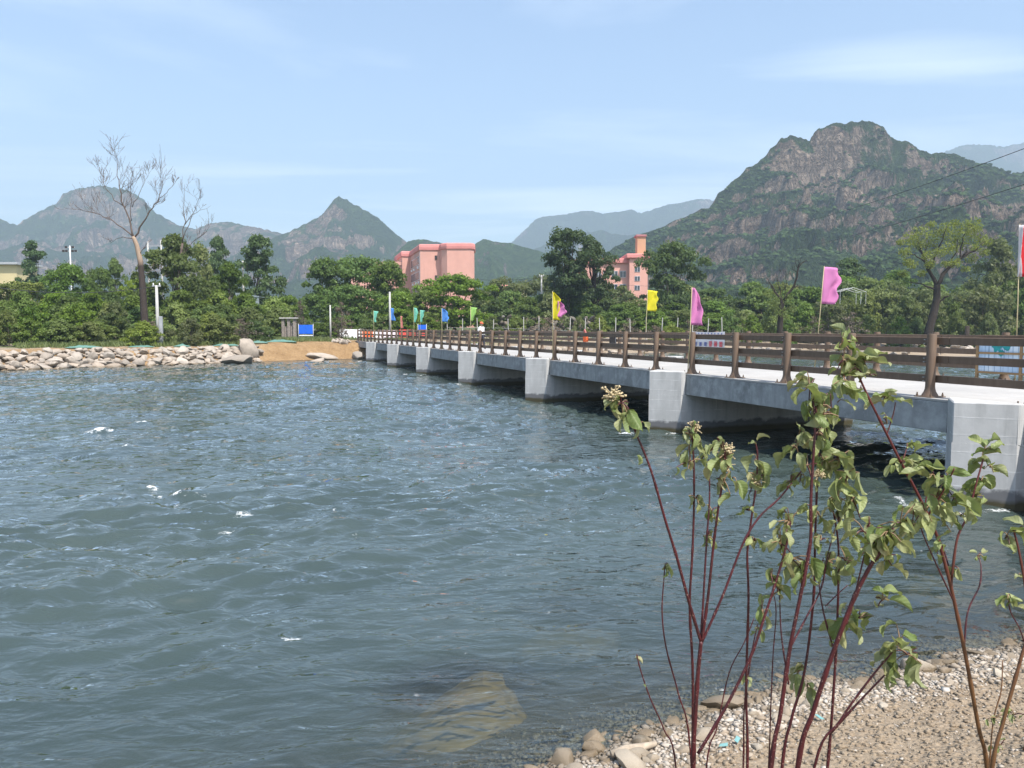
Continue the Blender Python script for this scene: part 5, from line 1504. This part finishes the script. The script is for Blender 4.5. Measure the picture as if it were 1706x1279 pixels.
# rubble retaining wall behind the fence
w0 = at(815, 530, 116); w1 = at(1005, 530, 116)
wl_ = thing('rubble_wall', 'dark rubble retaining wall behind the meadow fence', 'wall', (w0.x, w0.y, 0))
q = random.Random(9); nwl = 0
M['dark_stone'] = mat_stone('dark_wall_stone', (.115, .105, .09), .5, 2.2)
DSM = []
for me_ in SM:
    c_ = me_.copy(); c_.materials.clear(); c_.materials.append(M['dark_stone']); DSM.append(c_)
L = w1.x - w0.x
for row in range(4):
    x = 0
    while x < L and nwl < 160:
        w = q.uniform(.35, .75); zb_ = gz(w0.x + x, w0.y)
        o = link('stone', DSM[q.randrange(10)], None, wl_, (x, row * .35 + q.uniform(-.1, .1), zb_ + .35 + row * .72 + q.uniform(-.1, .1)), (q.random(), q.random(), q.random() * 6)); o.scale = (w, w * .6, w * .62); x += w * 1.55; nwl += 1
# reed fences on the gravel flat
def reed_fence(pxa, pxb, Y, h, lab, seed):
    q = random.Random(seed); a = at(pxa, 548, Y); b = at(pxb, 548, Y)
    o = thing('reed_fence', lab, 'fence', (a.x, a.y, gz(a.x, a.y) - .05))
    mb = MB(); n = int((b.x - a.x) / .13)
    for i in range(n):
        x = (b.x - a.x) * i / n; hh = h * q.uniform(.65, 1.1); l = q.gauss(0, .06)
        mb.tube([(x, q.gauss(0, .04), 0), (x + l, q.gauss(0, .04), hh)], [.04, .03], 4)
    k = mb.build('reed_slats', simple('reed_%d' % seed, (.30, .27, .23), .85, .3, 5), o); k['kind'] = 'stuff'
    MB().tube([(0, -.06, h * .6), (b.x - a.x, -.06, h * .55)], .03, 5).build('fence_rail', M['bark_grey'], o)
reed_fence(1205, 1262, 112, 1.7, 'weathered grey reed fence left of the pollarded tree', 1); reed_fence(1508, 1532, 109, 1.9, 'short pale reed fence left of the willow trunk', 2)
reed_fence(1595, 1668, 112, 1.5, 'dry grey reed fence right of the willow trunk', 3)
# white tube frame of a small greenhouse
gf = at(1421, 498, 113); gfz = at(1421, 492, 113).z
fr_ = thing('tube_frame', 'white tube frame of a small gabled greenhouse above the orchard bushes', 'frame', (gf.x, gf.y, gfz))
hw_ = 1.88; hz = at(1421, 479, 113).z - gfz
for yy in (0, 1.6, 3.2):
    MB().tube([(-hw_, yy, -1.2), (-hw_, yy, hz * .5), (0, yy, hz), (hw_, yy, hz * .5), (hw_, yy, -1.2)], .026, 5).build('hoop', M['white_metal'], fr_)
for x, z in ((-hw_, hz * .5), (0, hz), (hw_, hz * .5)):
    MB().tube([(x, 0, z), (x, 3.2, z)], .03, 5).build('purlin', M['white_metal'], fr_)
# mooring stumps on the gravel flat
for px, py, Y, h, lab in ((1611, 552, 100, 1.2, 'short dark stump on the gravel right of the willow'),):
    b = at(px, py + 6, Y); z = gz(b.x, b.y)
    o = MB().lathe([(.34, -.1), (.30, .2), (.27, at(px, 543, Y).z - z), (.1, at(px, 543, Y).z - z + .04)], 10).build('stump', M['bark_dark'], None, True, (b.x, b.y, z)); tag(o, lab, 'stump')
# pale boulders scattered along the lower far shore
r = random.Random(21)
fsr = thing('gravel_bar_stones', 'line of pale stones along the gravel shore beyond the bridge', 'stones')
for k in range(200):
    if k < 120: s = r.uniform(24, 95); t_ = float(far_t(np.array(s))) + r.uniform(-.3, 3.5)
    else: s = r.uniform(62, 100); t_ = 62.5 + r.uniform(-1.5, 2.5)
    x, y = ST(s, t_); z = gz(x, y)
    if z < -.2: continue
    w = r.uniform(.16, .5)
    o = link('stone', SM[r.randrange(10)], None, fsr, (x, y, z + w * .3), (r.random(), r.random(), r.random() * 6)); o.scale = (w * 1.3, w, w * .7)

# ------------------------------------------------------------------ red stemmed shrubs in front
def leaf_mesh(seed):
    q = random.Random(seed); nl, nw = 11, 7; V = []
    curl = q.uniform(.5, 2.1); fold = q.uniform(.25, 1.3); tw = q.uniform(-1.3, 1.3); wav = q.uniform(.03, .10); wid = q.uniform(.20, .29); crm = q.uniform(.03, .13)
    for i in range(nl):
        f = i / (nl - 1)
        w = wid * (math.sin(math.pi * f ** .85) ** .75) * (1 - .25 * f) + .004
        for j in range(nw):
            g_ = (j / (nw - 1) - .5) * 2
            y = g_ * w; z = fold * abs(y) + wav * math.sin(f * 9 + g_ * 2 + seed) * abs(g_) + crm * float(pnoise(f * 5.0 + seed * .37, g_ * 1.7)) * (.3 + abs(g_)) * math.sin(math.pi * min(1, f + .08)); y *= 1 + .10 * float(pnoise(f * 7.0, seed * .77))
            a = tw * f; y, z = y * math.cos(a) - z * math.sin(a), y * math.sin(a) + z * math.cos(a)
            b = curl * f   # bends downwards along its length
            x = math.sin(b) / curl; zz = -(1 - math.cos(b)) / curl
            V.append((x - math.sin(b) * z * -1 * 0 + z * math.sin(b), y, zz + z * math.cos(b)))
    me_ = make_mesh('leaf', V, grid_faces(nl, nw), True)
    ua = np.repeat(np.linspace(0, 1, nl), nw); va = np.tile(np.linspace(-1, 1, nw), nl)
    add_attr(me_, 'lu', ua); add_attr(me_, 'lv', va)
    return me_
m = NT('dogwood_leaf')
lu = m.attr('lu'); lv = m.n('Math', {0: m.attr('lv')}, operation='ABSOLUTE').outputs[0]
vein = m.n('Math', {0: m.math('MULTIPLY', m.math('SUBTRACT', lu, m.math('MULTIPLY', lv, .22)), 44.0)}, operation='SINE').outputs[0]
rib = m.ramp(lv, .10, .02)
rv = m.rnd()
c = m.mix(rv, (.115, .175, .045), (.32, .36, .145))
rv2 = m.n('Math', {0: m.math('MULTIPLY', rv, 13.7)}, operation='FRACT').outputs[0]
c = m.mix(m.math('MULTIPLY', m.ramp(rv2, .55, .8), .55), c, (.32, .33, .19))
c = m.mix(m.math('MULTIPLY', m.ramp(m.noise(30, 4), .45, .7), .35), c, (.24, .24, .10))
dry = m.n('Math', {0: m.math('MULTIPLY', rv, 5.77)}, operation='FRACT').outputs[0]
c = m.mix(m.math('MULTIPLY', m.ramp(dry, .78, .95), .65), c, (.42, .37, .21))
c = m.mix(m.math('MULTIPLY', m.math('ADD', m.math('MULTIPLY', m.ramp(vein, .6, 1), .35), rib, True), .5), c, (.26, .30, .13))
edge = m.math('MULTIPLY', m.ramp(m.math('ADD', lv, m.math('MULTIPLY', m.noise(60, 3), .4)), 1.12, 1.25), .55)
c = m.mix(edge, c, (.25, .19, .09))
p_ = m.pbr(c, .48, m.bump(m.math('ADD', m.math('MULTIPLY', vein, .5), m.noise(50, 3)), .35, .0012), .4)
t_ = m.n('BsdfTranslucent', {'Color': m.mix(.4, c, (.32, .36, .06))}).outputs[0]
M['dog_leaf'] = m.done(m.n('MixShader', {0: .34, 1: p_, 2: t_}).outputs[0])
m = NT('red_stem')
f = m.noise(1.0, 5, .6, m.mapping((60, 60, 14)))
sp = m.ramp(m.noise(260, 2), .64, .70)
c = m.mix(m.ramp(f, .3, .7), (.030, .006, .008), (.082, .011, .014))
c = m.mix(m.math('MULTIPLY', sp, .6), c, (.50, .34, .28))
M['red_stem'] = m.done(m.pbr(c, .42, m.bump(f, .3, .002), .45))
m = NT('brown_red_stem')
f = m.noise(1.0, 5, .6, m.mapping((60, 60, 14)))
z = m.n('SeparateXYZ', {0: m.pos()}).outputs['Z']
lo = m.mix(f, (.075, .036, .014), (.17, .082, .032)); hi = m.mix(f, (.055, .010, .010), (.12, .024, .020))
M['brown_stem'] = m.done(m.pbr(m.mix(m.ramp(z, 2.05, 2.5), lo, hi), .45, m.bump(f, .3, .002), .4))
M['flower'] = simple('withered_flower', (.42, .34, .20), .8, .3, 60)
LM = [leaf_mesh(500 + i) for i in range(16)]
for me_ in LM: me_.materials.append(M['dog_leaf'])
def spline(P, k=6):
    out = []
    n = len(P)
    for i in range(n - 1):
        p0, p1, p2, p3 = P[max(i - 1, 0)], P[i], P[i + 1], P[min(i + 2, n - 1)]
        for j in range(k):
            t = j / k
            out.append(.5 * ((2 * p1) + (p2 - p0) * t + (2 * p0 - 5 * p1 + 4 * p2 - p3) * t * t + (3 * p1 - p0 - 3 * p2 + p3) * t ** 3))
    out.append(P[-1]); return out
class Shrub:
    def __init__(s, label, base, seed):
        s.root = thing('dogwood_shrub', label, 'shrub', base, 0, 'shrubs on the near bank'); s.base = Vector(base); s.q = random.Random(seed)
    def stem(s, pts, Y0, Y1, r0, r1, mat='red_stem', ground=False):
        n = len(pts); P = []
        for i, (px, py) in enumerate(pts): P.append(at(px, py, Y0 + (Y1 - Y0) * i / max(1, n - 1)) - s.base)
        if ground:
            d = (P[0] - P[1]).normalized(); p = P[0]
            foot = Vector((p.x * .75 + d.x * .12, p.y * .8, 0.0 - .05)); P = [foot, foot.lerp(p, .5) + Vector((d.x * .03, 0, 0))] + P
        Q = spline(P)
        rad = [(r0 + (r1 - r0) * i / (len(Q) - 1)) * .68 for i in range(len(Q))]
        rad = [x * (1.22 if (i % 9 == 4) else 1) for i, x in enumerate(rad)]
        MB().tube(Q, rad, 8).build('stem', M[mat], s.root, True)
    def leaf(s, p, d, size, roll=None):
        d = d.normalized(); x = d; up = Vector((0, 0, 1)) if abs(d.z) < .9 else Vector((0, 1, 0))
        y = up.cross(x).normalized(); z = x.cross(y)
        a = s.q.gauss(0, .6) if roll is None else roll
        y2 = y * math.cos(a) + z * math.sin(a); z2 = x.cross(y2)
        o = link('leaf', LM[s.q.randrange(len(LM))], None, s.root)
        k = size; o.matrix_local = Matrix(((x.x * k, y2.x * k, z2.x * k, p.x), (x.y * k, y2.y * k, z2.y * k, p.y), (x.z * k, y2.z * k, z2.z * k, p.z), (0, 0, 0, 1)))
    def cluster(s, px, py, Y, n, size_px, spread_px, droop=.8, up=0.0, twig=True):
        c = at(px, py, Y) - s.base; q = s.q
        n = int(n * 1.2 + .5); size_px = min(size_px, 72) * .72
        for k in range(n):
            off = Vector((q.gauss(0, 1), q.gauss(0, .8), q.gauss(0, 1.1))) * (spread_px * Y / 1282)
            d = Vector((q.gauss(0, 1), q.gauss(0, .8), 0)); d = d.normalized() if d.length > .01 else Vector((1, 0, 0))
            d.z = -droop * q.uniform(.3, 1.6) + up * q.uniform(.2, 1.6)
            p = c + off * .8
            s.leaf(p, d, size_px * q.uniform(.55, 1.12) * Y / 1282)
            if twig and off.length > .012:
                MB().tube([c, c.lerp(p, .5) + Vector((0, 0, .004)), p], [.0018, .0015, .0012], 4, False).build('twig', M['red_stem'] if k % 3 == 0 else M['twig_green'], s.root, True)
    def flower(s, px, py, Y, size_px):
        q = s.q; c = at(px, py, Y) - s.base; mb = MB(); R_ = size_px * Y / 1282
        for k in range(70):
            e = Vector((q.gauss(0, .40), q.gauss(0, .40), q.gauss(0, .36))) * R_
            mb.tube([c, c + e], [.001, .0008], 3, False)
            w = R_ * q.uniform(.07, .17); n_ = len(mb.v)
            a = Vector((q.gauss(0, 1), q.gauss(0, 1), q.gauss(0, 1))).normalized(); b = a.orthogonal().normalized(); cc = a.cross(b)
            mb.add([c + e + (a * x + b * y + cc * z) * w for x, y, z in ((1, 0, 0), (0, 1, 0), (-1, .2, 0), (0, -1, .3), (0, 0, 1), (0, .1, -1))], [(0, 1, 4), (1, 2, 4), (2, 3, 4), (3, 0, 4), (1, 0, 5), (2, 1, 5), (3, 2, 5), (0, 3, 5)])
        mb.build('withered_flower', M['flower'], s.root, True)
M['twig_green'] = simple('green_twig', (.20, .13, .07), .6, .2, 40)
Y = 1.75
b0 = at(1200, 1279, Y); b0.z = gz(b0.x, b0.y)
A = Shrub('shrub with many dark red stems and wilting pale green leaves', b0, 1)
A.stem([(1155, 1285), (1158, 1200), (1163, 1120), (1168, 1068)], Y, Y, .0085, .0068, ground=True)
A.stem([(1168, 1070), (1148, 1003), (1128, 930), (1108, 865), (1085, 785), (1060, 722), (1046, 688)], Y, Y - .05, .0056, .0030)
A.stem([(1154, 1285), (1154, 1120), (1149, 1010), (1153, 930), (1156, 850), (1156, 780), (1153, 722)], Y + .03, Y + .02, .0058, .0030, ground=True)
A.stem([(1167, 1072), (1171, 1010), (1177, 905), (1182, 830), (1181, 765)], Y, Y + .06, .0042, .0024)
A.stem([(1169, 1072), (1180, 990), (1189, 905), (1198, 838), (1206, 790), (1208, 748)], Y, Y - .03, .0052, .0030)
A.stem([(1170, 1068), (1204, 992), (1238, 905), (1266, 860), (1300, 828), (1345, 772)], Y, Y + .04, .0048, .0026)
A.stem([(1150, 1250), (1130, 1155), (1110, 1080), (1103, 1020), (1106, 965), (1108, 940)], Y + .08, Y + .1, .0036, .0020, ground=True)
A.stem([(1127, 1285), (1106, 1215), (1082, 1160), (1066, 1112), (1061, 1090)], Y + .05, Y + .05, .0036, .0018, ground=True)
A.stem([(1245, 1285), (1243, 1150), (1247, 1000), (1245, 920), (1252, 862), (1260, 805), (1262, 758), (1258, 735)], Y + .06, Y + .06, .0056, .0026, ground=True)
A.stem([(1238, 1285), (1240, 1180), (1252, 1090), (1262, 1040)], Y + .1, Y + .12, .0040, .0022, ground=True)
A.stem([(1163, 1255), (1208, 1180), (1250, 1095), (1276, 1020), (1296, 958), (1312, 900), (1318, 862)], Y - .02, Y, .0060, .0032)
A.stem([(1176, 1285), (1195, 1210), (1215, 1120), (1240, 1070), (1256, 1030)], Y + .12, Y + .14, .0032, .0018, ground=True)
A.stem([(1284, 1285), (1300, 1190), (1316, 1080), (1336, 980), (1350, 905), (1351, 830), (1355, 760), (1358, 700), (1352, 650)], Y - .05, Y - .02, .0090, .0034, ground=True)
A.stem([(1302, 1285), (1318, 1200), (1340, 1120), (1355, 1000), (1358, 900), (1362, 780), (1365, 700), (1378, 655)], Y + .04, Y + .05, .0062, .0030, ground=True)
A.stem([(1280, 1285), (1284, 1180), (1288, 1090), (1293, 1020), (1288, 985)], Y + .16, Y + .18, .0032, .0018, ground=True)
A.stem([(1314, 1140), (1302, 1060), (1299, 1000), (1297, 975)], Y, Y + .05, .0030, .0018)
A.stem([(1335, 980), (1348, 905), (1310, 1072)][:2], Y - .04, Y + .02, .0040, .0022)
A.stem([(1318, 1076), (1345, 1025), (1368, 980), (1380, 920), (1392, 880)], Y - .02, Y + .08, .0036, .0022)
A.stem([(1328, 1285), (1355, 1185), (1385, 1095), (1420, 1003), (1446, 950), (1470, 912), (1490, 880)], Y - .06, Y - .12, .0092, .0060, ground=True)
A.stem([(1378, 1285), (1388, 1160), (1394, 1060), (1397, 960), (1396, 900), (1388, 850)], Y + .02, Y + .02, .0062, .0030, ground=True)
A.stem([(1390, 1085), (1372, 1020), (1364, 960), (1372, 930)], Y, Y + .05, .0034, .0020)
A.stem([(1410, 1040), (1422, 1000), (1445, 900), (1448, 860)], Y - .08, Y - .06, .0034, .0020)
A.stem([(1355, 1285), (1400, 1200), (1450, 1130), (1490, 1082)], Y - .02, Y - .05, .0052, .0030, ground=True)
A.stem([(1385, 1220), (1430, 1170), (1480, 1118)], Y, Y - .03, .0044, .0028)
A.stem([(1375, 1010), (1395, 990), (1412, 975)], Y, Y, .0022, .0016)
for px, py, dy, n, s_, sp, dr, upw in ((1036, 672, -.05, 9, 58, 12, 1.1, 0), (1060, 712, -.05, 2, 30, 6, 1.0, 0), (1062, 760, -.05, 1, 36, 3, 1.4, 0), (1152, 728, .02, 9, 44, 14, .8, .1), (1150, 770, .02, 5, 36, 14, .9, 0), (1160, 830, .02, 4, 32, 8, 1, 0),
    (1183, 750, .05, 7, 40, 12, .8, .3), (1208, 760, -.02, 10, 46, 14, 1.0, 0), (1206, 800, -.02, 6, 40, 12, 1.1, 0), (1186, 850, .05, 4, 34, 8, 1.1, 0), (1180, 895, .05, 5, 34, 8, 1.2, 0), (1222, 795, -.02, 2, 44, 10, .9, 0),
    (1262, 765, .06, 5, 48, 8, 1.3, 0), (1258, 735, .06, 2, 40, 3, .2, 1.5), (1262, 795, .06, 6, 30, 10, 1.1, 0), (1248, 850, .06, 4, 28, 10, .8, .2), (1256, 900, .06, 3, 40, 6, 1, 0), (1108, 940, .1, 3, 36, 5, .9, .2), (1060, 1094, .05, 1, 26, 2, .3, 0), (1072, 1138, .05, 1, 16, 2, .3, .3),
    (1318, 800, .04, 4, 40, 8, 1.0, 0), (1335, 790, .04, 3, 34, 8, .8, .2), (1316, 870, 0, 8, 50, 14, .8, .2), (1300, 905, 0, 5, 44, 12, 1, 0), (1318, 930, 0, 7, 62, 14, 1.1, 0), (1285, 960, 0, 4, 40, 8, .8, 0), (1296, 985, 0, 4, 34, 8, .8, .2), (1270, 1020, .02, 5, 34, 10, .9, 0), (1262, 1045, .1, 3, 26, 6, .7, 0),
    (1350, 645, -.02, 5, 56, 12, .5, .3), (1358, 680, -.02, 8, 50, 14, 1.0, 0), (1372, 690, .0, 7, 50, 16, 1.0, 0), (1362, 720, .0, 8, 46, 16, 1.1, 0), (1334, 715, .0, 4, 44, 10, .8, .2), (1385, 680, .04, 4, 54, 10, 1.2, 0), (1400, 640, .05, 3, 50, 8, .9, .2), (1395, 670, .05, 2, 46, 6, .6, .3),
    (1326, 745, 0, 4, 56, 8, 1.0, 0), (1345, 775, 0, 5, 40, 12, 1.0, 0), (1372, 765, .02, 6, 40, 12, 1.0, 0), (1358, 850, 0, 5, 40, 10, 1.0, 0), (1368, 900, 0, 4, 34, 8, 1.0, 0), (1360, 950, 0, 4, 34, 8, 1, 0),
    (1400, 765, 0, 8, 62, 14, .8, .3), (1412, 790, 0, 8, 56, 16, 1.1, 0), (1420, 830, 0, 7, 50, 16, 1.0, .1), (1395, 830, 0, 5, 44, 14, .9, 0), (1440, 885, -.06, 6, 48, 12, 1.1, 0), (1398, 870, 0, 7, 44, 14, 1.0, .1), (1380, 935, .05, 6, 44, 14, 1.0, 0), (1410, 935, -.02, 7, 48, 16, 1, .1),
    (1455, 905, -.1, 8, 58, 16, .9, .2), (1480, 885, -.12, 9, 64, 16, .9, .3), (1500, 870, -.12, 8, 60, 18, .9, .4), (1475, 930, -.1, 6, 48, 14, 1.1, 0), (1400, 1040, 0, 4, 62, 8, 1.1, 0), (1432, 1030, 0, 4, 52, 10, 1, 0), (1470, 1000, -.05, 4, 60, 8, .2, .5), (1412, 1010, 0, 3, 34, 6, .8, 0),
    (1500, 1070, -.05, 6, 60, 12, .3, .6), (1512, 1090, -.05, 7, 74, 14, 1.1, 0), (1480, 1112, -.03, 6, 40, 12, .8, 0), (1335, 1115, .1, 4, 58, 8, .5, .1), (1345, 1145, .1, 2, 60, 4, 1.4, 0), (1248, 1130, .1, 2, 28, 4, .8, .2)):
    A.cluster(px, py, Y + dy, n, s_, sp, dr, upw)
A.flower(1020, 658, Y - .05, 20); A.flower(1158, 712, Y + .02, 14); A.flower(1212, 750, Y - .02, 17); A.flower(1365, 790, Y, 12); A.flower(1262, 800, Y + .06, 12); A.flower(1210, 775, Y - .02, 14)
Y = 2.0
b1 = at(1640, 1279, Y); b1.z = gz(b1.x, b1.y)
B = Shrub('shrub with yellowish brown lower stems and fresh green leaves towards the bridge', b1, 2)
B.stem([(1645, 1285), (1630, 1210), (1612, 1110), (1598, 1040), (1586, 985), (1572, 930), (1558, 885), (1530, 825), (1500, 768), (1470, 708), (1446, 660), (1428, 620)], Y, Y, .0092, .0040, 'brown_stem', True)
B.stem([(1584, 980), (1594, 900), (1612, 858), (1628, 800), (1638, 765)], Y, Y + .05, .0050, .0030, 'brown_stem')
B.stem([(1590, 1010), (1582, 950), (1568, 905), (1552, 870)], Y, Y + .05, .0036, .0022)
B.stem([(1588, 1000), (1560, 940), (1538, 890), (1530, 860)], Y - .02, Y - .05, .0032, .0020)
B.stem([(1606, 1085), (1612, 1020), (1632, 975), (1634, 940), (1628, 925)], Y, Y + .08, .0036, .0022)
B.stem([(1502, 772), (1509, 752), (1512, 738)], Y, Y + .02, .0028, .0018, 'brown_stem'); B.stem([(1540, 845), (1546, 815), (1552, 790)], Y, Y + .02, .0028, .0018, 'brown_stem')
B.stem([(1478, 722), (1488, 690), (1492, 670)], Y, Y, .0026, .0018, 'brown_stem')
B.stem([(1545, 860), (1570, 820), (1590, 780)], Y - .1, Y - .15, .0040, .0024, 'brown_stem')
for px, py, dy, n, s_, sp, dr, upw in ((1402, 572, 0, 5, 46, 8, .1, 1.2), (1405, 600, 0, 8, 44, 14, .5, .4), (1425, 612, 0, 7, 56, 10, .3, .6), (1440, 600, 0, 4, 66, 6, .2, .6), (1450, 625, 0, 3, 64, 6, .2, .3), (1408, 632, 0, 5, 40, 12, .7, .1), (1475, 660, 0, 4, 44, 6, .2, .6), (1492, 668, 0, 3, 36, 4, .2, .4),
    (1478, 705, 0, 3, 26, 6, .3, .4), (1505, 770, 0, 3, 34, 10, .5, .4), (1525, 750, .02, 3, 44, 6, .1, 1.0), (1522, 770, .02, 4, 44, 8, .3, .2), (1485, 775, 0, 2, 36, 3, 1.3, 0), (1555, 790, -.1, 4, 84, 8, .1, 1.1), (1580, 795, -.12, 3, 88, 8, .3, .3), (1560, 830, -.1, 6, 70, 14, .8, .2), (1540, 850, -.1, 6, 60, 16, .9, 0),
    (1590, 830, -.08, 4, 64, 10, .7, .3), (1520, 880, -.08, 5, 56, 14, 1.0, 0), (1570, 870, -.05, 5, 48, 14, .8, 0), (1640, 750, .05, 5, 56, 8, .2, 1.0), (1650, 775, .05, 4, 58, 8, .2, .3), (1635, 800, .05, 4, 60, 8, .5, .2), (1618, 830, .05, 5, 46, 12, .5, .2), (1600, 860, 0, 3, 36, 8, .6, 0),
    (1630, 925, .08, 3, 24, 5, .2, .3), (1595, 945, 0, 3, 34, 6, .9, 0), (1560, 910, 0, 3, 40, 8, .8, 0)):
    B.cluster(px, py, Y + dy, n, s_, sp, dr, upw)
Y = 1.9
b2 = at(1690, 1279, Y); b2.z = gz(b2.x, b2.y)
D = Shrub('sparse brown stemmed shrub with a few round green leaves beside the bare soil', b2, 3)
D.stem([(1652, 1285), (1672, 1200), (1700, 1100), (1712, 1050), (1708, 980), (1698, 920), (1688, 880)], Y, Y + .05, .0085, .0034, 'brown_stem', True)
D.stem([(1712, 1090), (1700, 1050), (1684, 1020), (1680, 1000)], Y, Y, .0028, .0018)
D.stem([(1648, 1285), (1655, 1200), (1668, 1150), (1670, 1100)], Y + .06, Y + .1, .0034, .0020, 'brown_stem', True)
D.stem([(1706, 1250), (1716, 1200), (1730, 1150)], Y, Y, .0040, .0030, 'brown_stem')
for px, py, dy, n, s_, sp, dr, upw in ((1678, 892, .05, 4, 44, 9, .6, .3), (1695, 885, .05, 3, 42, 7, .3, .5), (1680, 990, 0, 3, 48, 5, .9, 0), (1692, 1005, 0, 2, 40, 5, .4, .4), (1660, 1195, .06, 4, 22, 10, .4, .2), (1690, 1190, .04, 5, 24, 10, .5, .2), (1668, 1240, .06, 3, 22, 8, .4, .2), (1700, 955, .05, 2, 36, 4, .4, .3)):
    D.cluster(px, py, Y + dy, n, s_, sp, dr, upw)

# ------------------------------------------------------------------ air
hz = MB().box(-4600, 4600, -90, 4300, -6, 900).build('haze', None)
m = bpy.data.materials.new('haze_air'); m.use_nodes = True
nt = m.node_tree; nt.nodes.clear()
ho = nt.nodes.new('ShaderNodeOutputMaterial'); pv = nt.nodes.new('ShaderNodeVolumePrincipled')
pv.inputs['Color'].default_value = (.68, .86, 1.0, 1); pv.inputs['Density'].default_value = 0.00030; pv.inputs['Anisotropy'].default_value = 0.0
nt.links.new(pv.outputs[0], ho.inputs['Volume'])
hz.data.materials.append(m); tag(hz, 'thin pale summer haze filling the valley air', 'haze', kind='stuff')
